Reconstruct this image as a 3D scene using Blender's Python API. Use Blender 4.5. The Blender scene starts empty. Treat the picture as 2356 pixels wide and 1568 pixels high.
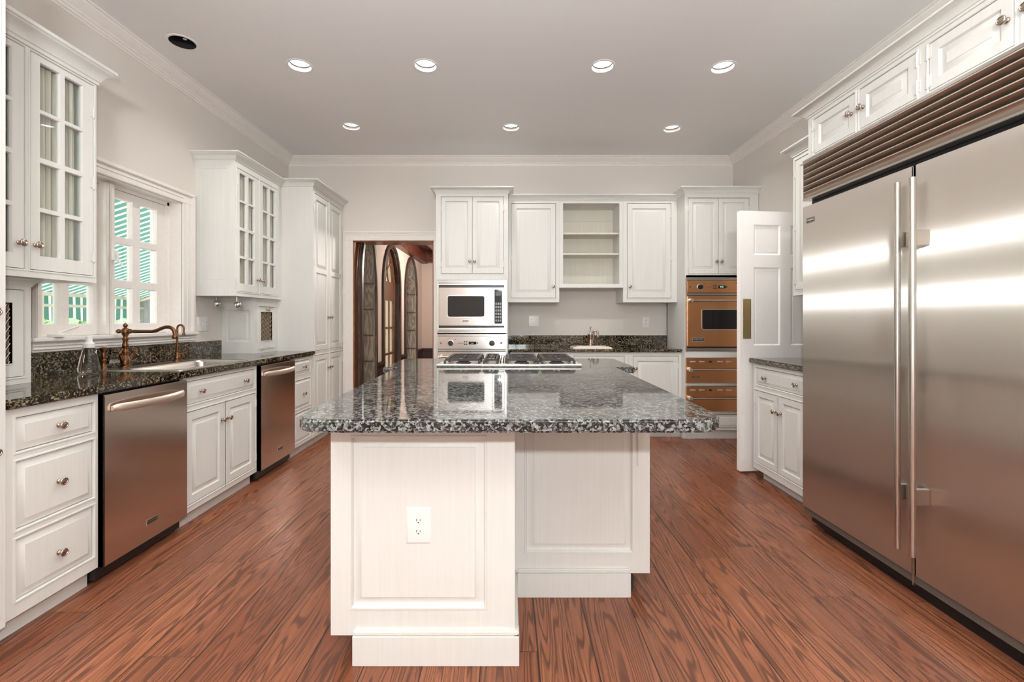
import bpy, bmesh, math, random
from mathutils import Vector, Matrix
random.seed(7)
C = bpy.context.scene
COL = C.collection
PI = math.pi
# ------------------------------------------------------------------ camera
cam_d = bpy.data.cameras.new('camera'); cam = bpy.data.objects.new('camera', cam_d); COL.objects.link(cam)
cam.location = (0, 0, 1.22); cam.rotation_euler = (PI/2, 0, 0)
cam_d.sensor_fit = 'HORIZONTAL'; cam_d.sensor_width = 36.0
cam_d.lens = 36.0*1055/2356
cam_d.shift_x = 7/2356; cam_d.shift_y = -49/2356
cam_d.clip_start = 0.05; cam_d.clip_end = 200
C.camera = cam
# ------------------------------------------------------------------ view
C.view_settings.view_transform = 'Standard'; C.view_settings.look = 'None'
C.view_settings.exposure = 0.2; C.view_settings.gamma = 1.0
C.view_settings.use_curve_mapping = False
try:
    C.cycles.use_denoising = True
    C.cycles.max_bounces = 10; C.cycles.diffuse_bounces = 5; C.cycles.glossy_bounces = 5
    C.cycles.transmission_bounces = 8; C.cycles.transparent_max_bounces = 16
    C.cycles.sample_clamp_indirect = 6.0
    C.cycles.caustics_reflective = False; C.cycles.caustics_refractive = False
except Exception: pass
# ------------------------------------------------------------------ world, sun, fill lights
wd = bpy.data.worlds.new('sky'); C.world = wd; wd.use_nodes = True
bgn = wd.node_tree.nodes['Background']
bgn.inputs[0].default_value = (0.93, 0.97, 1.0, 1); bgn.inputs[1].default_value = 4.8
def lamp(name, kind, loc, energy, color=(1, 1, 1), rot=(0, 0, 0), **kw):
    d = bpy.data.lights.new(name, kind); d.energy = energy; d.color = color
    for k, v in kw.items(): setattr(d, k, v)
    o = bpy.data.objects.new(name, d); COL.objects.link(o); o.location = loc; o.rotation_euler = rot
    return o
lamp('sun', 'SUN', (-8, 2, 8), 4.0, (1, 0.97, 0.9), (0, math.radians(-28), math.radians(10)), angle=0.02)
CAN_POWER = 7.6
CAN_COLOR = (0.965, 0.955, 0.93)
FLASH_POWER = 76.0
lamp('rear_fill_light', 'AREA', (.2, -3.25, 1.55), 22, (0.94, 0.97, 1.0), (PI/2+.35, 0, 0), shape='RECTANGLE', size=.7, size_y=1.6)  # unseen lamp outside the rear window, added to brighten the room
lamp('ceiling_fill_light', 'AREA', (0, -1.0, 1.95), 178, (0.94, 0.985, 1.0), (PI-.3, 0, 0), shape='DISK', size=.5)  # unseen upward lamp, added to lift the ceiling and walls
# the photographer's flash beside the camera, a little above the lens
lamp('camera_flash', 'POINT', (0.0, -0.06, 1.42), FLASH_POWER, (0.93, 0.975, 1.0), shadow_soft_size=0.025)

# ------------------------------------------------------------------ materials
def newmat(name):
    m = bpy.data.materials.new(name); m.use_nodes = True
    nt = m.node_tree; b = nt.nodes['Principled BSDF']
    return m, nt, b
def pr(name, col, rough=0.5, metal=0.0, spec=None, coat=0.0, emit=None, estr=0.0, trans=0.0, ior=None):
    m, nt, b = newmat(name)
    b.inputs['Base Color'].default_value = (*col, 1); b.inputs['Roughness'].default_value = rough
    b.inputs['Metallic'].default_value = metal
    if spec is not None: b.inputs['Specular IOR Level'].default_value = spec
    if coat: b.inputs['Coat Weight'].default_value = coat; b.inputs['Coat Roughness'].default_value = 0.05
    if emit: b.inputs['Emission Color'].default_value = (*emit, 1); b.inputs['Emission Strength'].default_value = estr
    if trans: b.inputs['Transmission Weight'].default_value = trans
    if ior: b.inputs['IOR'].default_value = ior
    return m
def N(nt, t, **kw):
    n = nt.nodes.new(t)
    for k, v in kw.items(): setattr(n, k, v)
    return n
def math_(nt, op, a=None, b=None, c=None):
    n = N(nt, 'ShaderNodeMath', operation=op)
    for i, x in enumerate((a, b, c)):
        if x is None: continue
        if isinstance(x, (int, float)): n.inputs[i].default_value = x
        else: nt.links.new(x, n.inputs[i])
    return n.outputs[0]
def mixc(nt, fac, a, b):
    n = N(nt, 'ShaderNodeMix', data_type='RGBA')
    L = nt.links
    if isinstance(fac, (int, float)): n.inputs[0].default_value = fac
    else: L.new(fac, n.inputs[0])
    for s, x in ((6, a), (7, b)):
        if isinstance(x, tuple): n.inputs[s].default_value = (*x, 1)
        else: L.new(x, n.inputs[s])
    return n.outputs[2]
def ramp(nt, fac, stops, interp='LINEAR'):
    n = N(nt, 'ShaderNodeValToRGB'); cr = n.color_ramp; cr.interpolation = interp
    while len(cr.elements) < len(stops): cr.elements.new(0.5)
    for e, (p, c) in zip(cr.elements, stops):
        e.position = p; e.color = (*c, 1) if len(c) == 3 else c
    nt.links.new(fac, n.inputs[0]); return n.outputs[0]
def pos(nt, scale=(1, 1, 1)):
    g = N(nt, 'ShaderNodeNewGeometry'); v = N(nt, 'ShaderNodeVectorMath', operation='MULTIPLY')
    nt.links.new(g.outputs['Position'], v.inputs[0]); v.inputs[1].default_value = scale
    return v.outputs[0]
def noise(nt, vec, scale=1.0, detail=2.0, rough=0.5, dist=0.0):
    n = N(nt, 'ShaderNodeTexNoise'); n.inputs['Scale'].default_value = scale; n.inputs['Detail'].default_value = detail
    n.inputs['Roughness'].default_value = rough; n.inputs['Distortion'].default_value = dist
    nt.links.new(vec, n.inputs['Vector']); return n.outputs[0]
def bump(nt, b, h, strength=0.2, dist=0.002):
    n = N(nt, 'ShaderNodeBump'); n.inputs['Strength'].default_value = strength; n.inputs['Distance'].default_value = dist
    nt.links.new(h, n.inputs['Height']); nt.links.new(n.outputs[0], b.inputs['Normal'])

def paint(name, c1, c2, rough, grain=(60, 60, 4), bs=0.08, spec=0.35):
    m, nt, b = newmat(name)
    n = noise(nt, pos(nt, grain), 1.0, 4, 0.6)
    col = ramp(nt, n, [(0.3, c1), (0.7, c2)])
    nt.links.new(col, b.inputs['Base Color']); b.inputs['Roughness'].default_value = rough
    b.inputs['Specular IOR Level'].default_value = spec
    bump(nt, b, n, bs, 0.001); return m
M = {}
M['cab'] = paint('cabinet paint', (0.69, 0.68, 0.64), (0.725, 0.715, 0.68), 0.5, (90, 90, 3))
M['cab_in'] = paint('cabinet paint inside', (0.66, 0.62, 0.54), (0.73, 0.69, 0.61), 0.5, (90, 90, 3))
M['wall'] = paint('wall paint', (0.69, 0.64, 0.59), (0.715, 0.665, 0.615), 0.75, (120, 120, 120), 0.03, 0.2)
M['ceil'] = paint('ceiling paint', (0.78, 0.765, 0.755), (0.80, 0.785, 0.775), 0.85, (120, 120, 120), 0.03, 0.15)
M['trim'] = paint('trim paint', (0.78, 0.73, 0.69), (0.82, 0.77, 0.73), 0.35, (30, 30, 30), 0.02)
M['door'] = paint('door paint', (0.90, 0.865, 0.83), (0.92, 0.885, 0.85), 0.3, (30, 30, 30), 0.02)
M['white'] = pr('white plastic', (0.82, 0.80, 0.77), 0.3)
M['slot'] = pr('outlet slot', (0.03, 0.028, 0.025), 0.6)
M['black'] = pr('black enamel', (0.008, 0.008, 0.009), 0.35)
M['blackglass'] = pr('black glass', (0.004, 0.004, 0.005), 0.04, spec=0.6)
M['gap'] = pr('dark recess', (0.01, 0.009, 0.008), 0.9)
M['nickel'] = pr('antique nickel', (0.50, 0.42, 0.36), 0.22, 1.0)
M['wire'] = pr('antique wire', (0.34, 0.26, 0.19), 0.4, 1.0)
M['chrome'] = pr('chrome', (0.85, 0.84, 0.83), 0.12, 1.0)
M['bronze'] = pr('aged bronze', (0.17, 0.078, 0.038), 0.36, 1.0)
M['brass'] = pr('aged brass', (0.62, 0.48, 0.25), 0.5, 1.0)
M['iron'] = pr('cast iron', (0.028, 0.021, 0.017), 0.55, 0.0)
M['bisque'] = pr('bisque enamel', (0.78, 0.68, 0.58), 0.15)
M['badge'] = pr('badge black', (0.03, 0.028, 0.027), 0.4, 0.3)
M['green_glow'] = pr('display digits', (0.1, 0.3, 0.25), 0.5, emit=(0.45, 1.0, 0.8), estr=1.2)
M['white_glow'] = pr('display digits white', (0.3, 0.3, 0.3), 0.5, emit=(0.9, 0.95, 1.0), estr=0.8)
M['lamp'] = pr('lamp lens', (0.9, 0.9, 0.9), 0.4, emit=(1.0, 0.97, 0.92), estr=6.0)
M['baffle'] = pr('lamp baffle', (0.012, 0.0085, 0.006), 0.5)
def brushed(name, col, rough, aniso, tangent, streak):
    m, nt, b = newmat(name)
    b.inputs['Metallic'].default_value = 1.0
    b.inputs['Anisotropic'].default_value = aniso
    cx = N(nt, 'ShaderNodeCombineXYZ')
    for i in range(3): cx.inputs[i].default_value = tangent[i]
    nt.links.new(cx.outputs[0], b.inputs['Tangent'])
    n = noise(nt, pos(nt, streak), 1.0, 3, 0.6)
    c = ramp(nt, n, [(0.3, tuple(x*0.985 for x in col)), (0.7, col)])
    nt.links.new(c, b.inputs['Base Color'])
    b.inputs['Roughness'].default_value = rough
    return m
M['steel_x'] = brushed('brushed steel side facing', (0.62, 0.55, 0.48), 0.33, 1.0, (0, 1, 0), (5, 300, 4))
M['steel_dw'] = brushed('brushed steel dishwasher', (0.74, 0.65, 0.585), 0.18, 0.5, (0, 1, 0), (5, 300, 4))
M['steel_y'] = brushed('brushed steel front', (0.66, 0.62, 0.59), 0.22, 0.6, (0, 0, 1), (4, 5, 300))
def brushed_tail(name, col, rough, aniso, tangent):
    m = bpy.data.materials.new(name); m.use_nodes = True; nt = m.node_tree
    for n in list(nt.nodes): nt.nodes.remove(n)
    o = N(nt, 'ShaderNodeOutputMaterial'); gl = N(nt, 'ShaderNodeBsdfAnisotropic')
    gl.inputs['Color'].default_value = (*col, 1); gl.inputs['Roughness'].default_value = rough; gl.inputs['Anisotropy'].default_value = aniso
    cx = N(nt, 'ShaderNodeCombineXYZ')
    for i in range(3): cx.inputs[i].default_value = tangent[i]
    nt.links.new(cx.outputs[0], gl.inputs['Tangent']); nt.links.new(gl.outputs[0], o.inputs[0]); return m
M['steel_f'] = brushed_tail('brushed steel fridge', (0.74, 0.69, 0.635), 0.29, -0.86, (0, 1, 0))
M['copper_reflection'] = brushed('reflection tinted steel', (0.72, 0.37, 0.18), 0.22, 0.6, (0, 0, 1), (4, 5, 300))  # warm room reflection painted into the steel's base colour
M['steel'] = pr('satin steel', (0.66, 0.62, 0.58), 0.24, 1.0)
M['steel_warm'] = pr('satin steel warm', (0.80, 0.70, 0.61), 0.42, 1.0)

def granite(name, cols, scale):
    m, nt, b = newmat(name)
    p = pos(nt)
    dn = N(nt, 'ShaderNodeTexNoise'); dn.inputs['Scale'].default_value = 60; dn.inputs['Detail'].default_value = 3
    nt.links.new(p, dn.inputs['Vector'])
    ad = N(nt, 'ShaderNodeVectorMath', operation='MULTIPLY_ADD')
    nt.links.new(dn.outputs['Color'], ad.inputs[0]); ad.inputs[1].default_value = (0.014, 0.014, 0.014); nt.links.new(p, ad.inputs[2])
    v = N(nt, 'ShaderNodeTexVoronoi'); v.inputs['Scale'].default_value = scale; nt.links.new(ad.outputs[0], v.inputs['Vector'])
    sep = N(nt, 'ShaderNodeSeparateColor'); nt.links.new(v.outputs['Color'], sep.inputs[0])
    v2 = N(nt, 'ShaderNodeTexVoronoi'); v2.inputs['Scale'].default_value = scale*3; nt.links.new(ad.outputs[0], v2.inputs['Vector'])
    sep2 = N(nt, 'ShaderNodeSeparateColor'); nt.links.new(v2.outputs['Color'], sep2.inputs[0])
    f = math_(nt, 'ADD', math_(nt, 'MULTIPLY', sep.outputs[0], 0.72), math_(nt, 'MULTIPLY', sep2.outputs[1], 0.28))
    big = noise(nt, p, 9, 3, 0.6)
    f = math_(nt, 'ADD', f, math_(nt, 'MULTIPLY_ADD', big, 0.4, -0.2))
    c = ramp(nt, f, cols)
    nt.links.new(c, b.inputs['Base Color'])
    b.inputs['Roughness'].default_value = 0.045; b.inputs['IOR'].default_value = 1.75
    bump(nt, b, f, 0.03, 0.0006)
    return m
M['granite'] = granite('dark brown granite', [(0.40, (0.005, 0.004, 0.003)), (0.56, (0.020, 0.014, 0.008)), (0.70, (0.095, 0.072, 0.038)), (0.84, (0.27, 0.22, 0.14))], 125)
M['granite_i'] = granite('grey flecked granite', [(0.28, (0.008, 0.008, 0.007)), (0.46, (0.030, 0.029, 0.026)), (0.62, (0.12, 0.125, 0.117)), (0.86, (0.24, 0.25, 0.24))], 135)

def make_floor():
    m, nt, b = newmat('red oak planks'); L = nt.links
    g = N(nt, 'ShaderNodeNewGeometry'); s = N(nt, 'ShaderNodeSeparateXYZ'); L.new(g.outputs['Position'], s.inputs[0])
    X, Y = s.outputs[0], s.outputs[1]
    W = 0.2055
    xs = math_(nt, 'DIVIDE', math_(nt, 'ADD', X, 10*W+0.1), W)
    i = math_(nt, 'FLOOR', xs); fx = math_(nt, 'FRACT', xs)
    w1 = N(nt, 'ShaderNodeTexWhiteNoise', noise_dimensions='1D'); L.new(i, w1.inputs['W'])
    ys = math_(nt, 'DIVIDE', math_(nt, 'ADD', math_(nt, 'MULTIPLY', w1.outputs[0], 9.0), math_(nt, 'ADD', Y, 20)), 1.55)
    j = math_(nt, 'FLOOR', ys); fy = math_(nt, 'FRACT', ys)
    cv = N(nt, 'ShaderNodeCombineXYZ'); L.new(i, cv.inputs[0]); L.new(j, cv.inputs[1])
    w2 = N(nt, 'ShaderNodeTexWhiteNoise', noise_dimensions='2D'); L.new(cv.outputs[0], w2.inputs['Vector'])
    r = w2.outputs[0]
    sp = N(nt, 'ShaderNodeSeparateColor'); L.new(w2.outputs[1], sp.inputs[0]); r2 = sp.outputs[1]; r3 = sp.outputs[2]
    gx = math_(nt, 'ADD', math_(nt, 'MULTIPLY', X, 10.0), math_(nt, 'MULTIPLY', r, 60))
    gy = math_(nt, 'ADD', math_(nt, 'MULTIPLY', Y, 0.55), math_(nt, 'MULTIPLY', r2, 40))
    gv = N(nt, 'ShaderNodeCombineXYZ'); L.new(gx, gv.inputs[0]); L.new(gy, gv.inputs[1]); L.new(math_(nt, 'MULTIPLY', r3, 30), gv.inputs[2])
    nz = noise(nt, gv.outputs[0], 1.0, 2.2, 0.42, 0.15)
    jv = N(nt, 'ShaderNodeCombineXYZ'); L.new(math_(nt, 'MULTIPLY', gx, 2.2), jv.inputs[0]); L.new(math_(nt, 'MULTIPLY', gy, 13), jv.inputs[1]); L.new(r, jv.inputs[2])
    jag = noise(nt, jv.outputs[0], 1.0, 2, 0.5)
    rings = math_(nt, 'SINE', math_(nt, 'MULTIPLY', math_(nt, 'MULTIPLY_ADD', jag, 0.012, nz), 145))
    line = ramp(nt, math_(nt, 'MULTIPLY_ADD', rings, 0.5, 0.5), [(0.55, (0, 0, 0)), (0.97, (1, 1, 1))])
    fv = N(nt, 'ShaderNodeCombineXYZ'); L.new(math_(nt, 'MULTIPLY', gx, 16), fv.inputs[0]); L.new(math_(nt, 'MULTIPLY', gy, 5), fv.inputs[1]); L.new(r, fv.inputs[2])
    fine = noise(nt, fv.outputs[0], 1.0, 3, 0.6)
    finer = ramp(nt, fine, [(0.38, (0, 0, 0)), (0.66, (1, 1, 1))])
    base = mixc(nt, r3, (0.225, 0.068, 0.030), (0.355, 0.124, 0.058))
    patch = noise(nt, pos(nt, (2.2, 0.8, 1)), 1.0, 2, 0.5)
    base = mixc(nt, ramp(nt, patch, [(0.35, (0.35, 0.35, 0.35)), (0.65, (0, 0, 0))]), base, (0.18, 0.062, 0.03))
    dark = mixc(nt, math_(nt, 'MULTIPLY', line, 0.74), base, (0.055, 0.020, 0.011))
    dark = mixc(nt, math_(nt, 'MULTIPLY', finer, 0.58), dark, (0.085, 0.030, 0.015))
    ex = math_(nt, 'GREATER_THAN', math_(nt, 'ABSOLUTE', math_(nt, 'SUBTRACT', fx, 0.5)), 0.4888)
    ey = math_(nt, 'GREATER_THAN', math_(nt, 'ABSOLUTE', math_(nt, 'SUBTRACT', fy, 0.5)), 0.4989)
    gap = math_(nt, 'MAXIMUM', ex, math_(nt, 'MULTIPLY', ey, 0.7))
    col = mixc(nt, math_(nt, 'MULTIPLY', gap, 0.9), dark, (0.012, 0.006, 0.004))
    L.new(col, b.inputs['Base Color'])
    L.new(math_(nt, 'MULTIPLY_ADD', line, 0.12, 0.27), b.inputs['Roughness'])
    b.inputs['Specular IOR Level'].default_value = 0.36
    h = math_(nt, 'SUBTRACT', 1.0, math_(nt, 'ADD', math_(nt, 'MULTIPLY', line, 0.25), gap))
    bump(nt, b, h, 0.25, 0.0015)
    return m
M['floor'] = make_floor()
def wood(name, c1, c2, sc=(8, 8, 1.0), rough=0.4, k=60):
    m, nt, b = newmat(name)
    n = noise(nt, pos(nt, sc), 1.0, 2.5, 0.5, 0.2)
    s = math_(nt, 'MULTIPLY_ADD', math_(nt, 'SINE', math_(nt, 'MULTIPLY', n, k)), 0.5, 0.5)
    nt.links.new(ramp(nt, s, [(0.2, c1), (0.9, c2)]), b.inputs['Base Color']); b.inputs['Roughness'].default_value = rough
    return m
M['wood_or'] = wood('orange brown wood', (0.19, 0.065, 0.022), (0.26, 0.095, 0.035), (12, 12, 2), 0.3)
M['wood_md'] = wood('mid brown wood', (0.085, 0.030, 0.013), (0.13, 0.048, 0.02), (12, 12, 2), 0.3)
M['wood_dk'] = wood('dark walnut', (0.030, 0.014, 0.010), (0.055, 0.026, 0.018), (10, 10, 1), 0.35)
M['wood_gr'] = wood('limed oak', (0.10, 0.072, 0.058), (0.19, 0.142, 0.116), (7, 7, 1.6), 0.45, 60)
M['wood_rd'] = wood('red brown beam', (0.07, 0.018, 0.010), (0.12, 0.032, 0.017), (6, 1.2, 6), 0.4)
M['hallwall'] = paint('grasscloth', (0.50, 0.40, 0.34), (0.58, 0.47, 0.40), 0.8, (30, 30, 260), 0.05, 0.2)

def make_glass(name, tint=(1, 1, 1), k=1.0):
    m = bpy.data.materials.new(name); m.use_nodes = True; nt = m.node_tree
    for n in list(nt.nodes): nt.nodes.remove(n)
    o = N(nt, 'ShaderNodeOutputMaterial'); t = N(nt, 'ShaderNodeBsdfTransparent'); gl = N(nt, 'ShaderNodeBsdfGlossy')
    t.inputs[0].default_value = (*tint, 1); gl.inputs['Roughness'].default_value = 0.02
    f = N(nt, 'ShaderNodeLayerWeight'); f.inputs[0].default_value = 0.5
    mx = N(nt, 'ShaderNodeMixShader'); nt.links.new(math_(nt, 'MULTIPLY', math_(nt, 'MULTIPLY_ADD', math_(nt, 'POWER', f.outputs['Facing'], 5.0), 0.9, 0.045), k), mx.inputs[0])
    nt.links.new(t.outputs[0], mx.inputs[1]); nt.links.new(gl.outputs[0], mx.inputs[2]); nt.links.new(mx.outputs[0], o.inputs[0])
    return m
M['glass'] = make_glass('window glass', (0.97, 0.99, 0.98))
M['clear'] = pr('clear plastic', (0.95, 0.95, 0.95), 0.02, trans=1.0, ior=1.42)
M['hallglass'] = make_glass('hall window glass', (0.9, 0.92, 0.74))

def fabric(name, fn, tr=0.40):
    m = bpy.data.materials.new(name); m.use_nodes = True; nt = m.node_tree
    for n in list(nt.nodes): nt.nodes.remove(n)
    o = N(nt, 'ShaderNodeOutputMaterial'); d = N(nt, 'ShaderNodeBsdfDiffuse'); t = N(nt, 'ShaderNodeBsdfTranslucent')
    c = fn(nt)
    nt.links.new(c, d.inputs[0]); nt.links.new(c, t.inputs[0])
    mx = N(nt, 'ShaderNodeMixShader'); mx.inputs[0].default_value = tr
    nt.links.new(d.outputs[0], mx.inputs[1]); nt.links.new(t.outputs[0], mx.inputs[2]); nt.links.new(mx.outputs[0], o.inputs[0])
    return m
def stripes(nt):
    g = N(nt, 'ShaderNodeNewGeometry'); s = N(nt, 'ShaderNodeSeparateXYZ'); nt.links.new(g.outputs['Position'], s.inputs[0])
    f = math_(nt, 'FRACT', math_(nt, 'DIVIDE', s.outputs[1], 0.090))
    k = math_(nt, 'GREATER_THAN', f, 0.66)
    return mixc(nt, k, (0.070, 0.165, 0.130), (0.48, 0.54, 0.50))
M['awning'] = fabric('striped canvas', stripes)
def linen(nt):
    n = noise(nt, pos(nt, (200, 200, 6)), 1, 3, 0.6)
    return ramp(nt, n, [(0.3, (0.66, 0.60, 0.52)), (0.7, (0.80, 0.74, 0.65))])
M['linen'] = fabric('linen', linen, 0.18)
M['canvas'] = fabric('grey canvas', lambda nt: ramp(nt, noise(nt, pos(nt, (30, 60, 3)), 1, 3, 0.6), [(0.3, (0.10, 0.11, 0.10)), (0.7, (0.22, 0.225, 0.21))]))
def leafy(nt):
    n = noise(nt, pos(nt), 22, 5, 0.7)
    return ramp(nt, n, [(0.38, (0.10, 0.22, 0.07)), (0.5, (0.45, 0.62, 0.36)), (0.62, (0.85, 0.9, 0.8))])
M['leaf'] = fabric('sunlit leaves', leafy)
M['paving'] = paint('pale paving', (0.72, 0.71, 0.68), (0.82, 0.81, 0.78), 0.8, (5, 5, 5), 0.05)

# ------------------------------------------------------------------ mesh building
class F:
    def __init__(s, o, eu, ev, ew): s.o, s.u, s.v, s.w = Vector(o), Vector(eu), Vector(ev), Vector(ew)
    def __call__(s, u, v, w): return s.o + s.u*u + s.v*v + s.w*w
ID = F((0, 0, 0), (1, 0, 0), (0, 1, 0), (0, 0, 1))
def left(x): return F((x, 0, 0), (0, 1, 0), (0, 0, 1), (1, 0, 0))      # faces +X, u = Y
def back(y): return F((0, y, 0), (1, 0, 0), (0, 0, 1), (0, -1, 0))     # faces -Y, u = X
def right(x): return F((x, 0, 0), (0, -1, 0), (0, 0, 1), (-1, 0, 0))   # faces -X, u = -Y
def at(o, f): return F(o, f.u, f.v, f.w)
ORG = {}
class MB:
    def __init__(s, f=ID): s.f = f; s.V = []; s.P = []
    def v(s, *p): s.V.append(s.f(*p)); return len(s.V)-1
    def face(s, idx): s.P.append(tuple(idx))
    def quad(s, *pts): s.face([s.v(*p) for p in pts]); return s
    def box(s, u0, u1, v0, v1, w0, w1, b=0.0):
        if b <= 0:
            i = [s.v(u, v, w) for w in (w0, w1) for v in (v0, v1) for u in (u0, u1)]
            for q in ((0, 2, 3, 1), (4, 5, 7, 6), (0, 1, 5, 4), (2, 6, 7, 3), (0, 4, 6, 2), (1, 3, 7, 5)): s.face([i[k] for k in q])
            return s
        bm = bmesh.new()
        bmesh.ops.create_cube(bm, size=1.0)
        for x in bm.verts:
            x.co = Vector((u0 + (x.co.x+.5)*(u1-u0), v0 + (x.co.y+.5)*(v1-v0), w0 + (x.co.z+.5)*(w1-w0)))
        b = min(b, abs(u1-u0)*.49, abs(v1-v0)*.49, abs(w1-w0)*.49)
        bmesh.ops.bevel(bm, geom=list(bm.edges), offset=b, segments=2, affect='EDGES')
        s.bm(bm); bm.free(); return s
    def bm(s, bm):
        bm.verts.index_update(); off = len(s.V)
        for x in bm.verts: s.V.append(s.f(*x.co))
        for p in bm.faces: s.P.append(tuple(off+x.index for x in p.verts))
    def rings(s, u0, u1, v0, v1, prof, cap=True, base=False):
        rs = []
        for ins, w in prof:
            rs.append([s.v(u0+ins, v0+ins, w), s.v(u1-ins, v0+ins, w), s.v(u1-ins, v1-ins, w), s.v(u0+ins, v1-ins, w)])
        for a, b in zip(rs, rs[1:]):
            for k in range(4):
                l = (k+1) % 4; s.face([a[k], a[l], b[l], b[k]])
        if cap: s.face(rs[-1])
        if base: s.face(rs[0][::-1])
        return s
    def lathe(s, u, v, w, prof, n=20, cap0=True, cap1=True):
        rs = []
        for r, h in prof:
            rs.append([s.v(u+r*math.cos(2*PI*k/n), v+r*math.sin(2*PI*k/n), w+h) for k in range(n)])
        for a, b in zip(rs, rs[1:]):
            for k in range(n):
                l = (k+1) % n; s.face([a[k], a[l], b[l], b[k]])
        if cap0: s.face(rs[0][::-1])
        if cap1: s.face(rs[-1])
        return s
    def sphere(s, u, v, w, r, n=16):
        pr_ = [(max(r*math.sin(PI*k/n), r*0.01), -r*math.cos(PI*k/n)) for k in range(n+1)]
        return s.lathe(u, v, w, pr_, n)
    def tube(s, pts, r, n=10, cap=True):
        pts = [s.f(*p) for p in pts]
        rad = r if isinstance(r, (list, tuple)) else [r]*len(pts)
        keep, s.f = s.f, ID
        t0 = (pts[1]-pts[0]).normalized()
        a = t0.orthogonal().normalized(); rs = []
        for i, p in enumerate(pts):
            t = ((pts[min(i+1, len(pts)-1)]-pts[max(i-1, 0)])).normalized()
            a = (a - t*a.dot(t)).normalized(); b = t.cross(a)
            rs.append([s.v(*(p + (a*math.cos(2*PI*k/n)+b*math.sin(2*PI*k/n))*rad[i])) for k in range(n)])
        for x, y in zip(rs, rs[1:]):
            for k in range(n):
                l = (k+1) % n; s.face([x[k], x[l], y[l], y[k]])
        if cap: s.face(rs[0][::-1]); s.face(rs[-1])
        s.f = keep; return s
    def prism(s, poly, w0, w1):
        a = [s.v(u, v, w0) for u, v in poly]; b = [s.v(u, v, w1) for u, v in poly]; n = len(poly)
        for k in range(n):
            l = (k+1) % n; s.face([a[k], a[l], b[l], b[k]])
        s.face(a[::-1]); s.face(b); return s
    def text(s, txt, u, v, w, size, depth=0.0006, sx=1.0, bold=0.0):
        cu = bpy.data.curves.new('lettering', 'FONT'); cu.body = txt; cu.size = size; cu.extrude = depth
        cu.align_x = 'CENTER'; cu.align_y = 'CENTER'; cu.offset = bold; cu.resolution_u = 3
        o = bpy.data.objects.new('lettering', cu); COL.objects.link(o)
        dg = bpy.context.evaluated_depsgraph_get(); me = o.evaluated_get(dg).to_mesh()
        off = len(s.V)
        for x in me.vertices: s.V.append(s.f(u+x.co.x*sx, v+x.co.y, w+x.co.z+depth))
        for p in me.polygons: s.P.append(tuple(off+k for k in p.vertices))
        o.evaluated_get(dg).to_mesh_clear(); bpy.data.objects.remove(o); bpy.data.curves.remove(cu); return s
    def build(s, name, mat, parent=None, angle=0.6, flip=False, fix=True, origin=None):
        xs = [p.x for p in s.V]; ys = [p.y for p in s.V]; zs = [p.z for p in s.V]
        c = Vector(((min(xs)+max(xs))/2, (min(ys)+max(ys))/2, min(zs) if parent is None else (min(zs)+max(zs))/2))
        if origin: c = Vector(origin)
        me = bpy.data.meshes.new(name)
        me.from_pydata([p-c for p in s.V], [], s.P)
        me.materials.append(mat if not isinstance(mat, str) else M[mat])
        if fix:
            bm = bmesh.new(); bm.from_mesh(me); bmesh.ops.recalc_face_normals(bm, faces=bm.faces); bm.to_mesh(me); bm.free()
        for p in me.polygons: p.use_smooth = True
        me.set_sharp_from_angle(angle=angle)
        o = bpy.data.objects.new(name, me); COL.objects.link(o)
        ORG[o] = c
        if parent: o.parent = parent; o.location = c - ORG[parent]
        else: o.location = c
        return o
def tag(o, label=None, cat=None, group=None, kind=None):
    for k, v in (('label', label), ('category', cat), ('group', group), ('kind', kind)):
        if v: o[k] = v
    return o
def thing(name, loc, label=None, cat=None, group=None, kind=None, parent=None):
    o = bpy.data.objects.new(name, None); COL.objects.link(o); o.location = loc; ORG[o] = Vector(loc); o.empty_display_size = 0.05
    return tag(o, label, cat, group, kind)
def struct(mb, name, mat, **kw): return tag(mb.build(name, mat, **kw), kind='structure')
def sweep(path, prof, closed=False):
    """profile (out, z) carried along a plan path; 'out' is to the right of travel"""
    mb = MB(); n = len(path); nrm = []
    for a, b in zip(path, path[1:]):
        d = Vector((b[0]-a[0], b[1]-a[1])).normalized(); nrm.append(Vector((d.y, -d.x)))
    rs = []
    for i, p in enumerate(path):
        if i == 0: m = nrm[0]
        elif i == n-1: m = nrm[-1]
        else: m = (nrm[i-1]+nrm[i])/(1+nrm[i-1].dot(nrm[i]))
        rs.append([mb.v(p[0]+m.x*o, p[1]+m.y*o, z) for o, z in prof])
    k = len(prof)
    for a, b in zip(rs, rs[1:]):
        for q in range(k):
            l = (q+1) % k; mb.face([a[q], a[l], b[l], b[q]])
    mb.face(rs[0]); mb.face(rs[-1][::-1]); return mb
def arc(cx, cy, r, a0, a1, n=8):
    return [(cx+r*math.cos(math.radians(a0+(a1-a0)*k/n)), cy+r*math.sin(math.radians(a0+(a1-a0)*k/n))) for k in range(n+1)]
def crownprof(z0, z1, d):
    h = z1-z0
    P = [(0, 0), (.12, 0), (.14, .16), (.22, .20), (.26, .32), (.42, .50), (.62, .66), (.82, .74), (.86, .80), (.97, .84), (1.0, .90), (1.0, 1.0), (0, 1.0)]
    return [(a*d, z0+b*h) for a, b in P]

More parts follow.
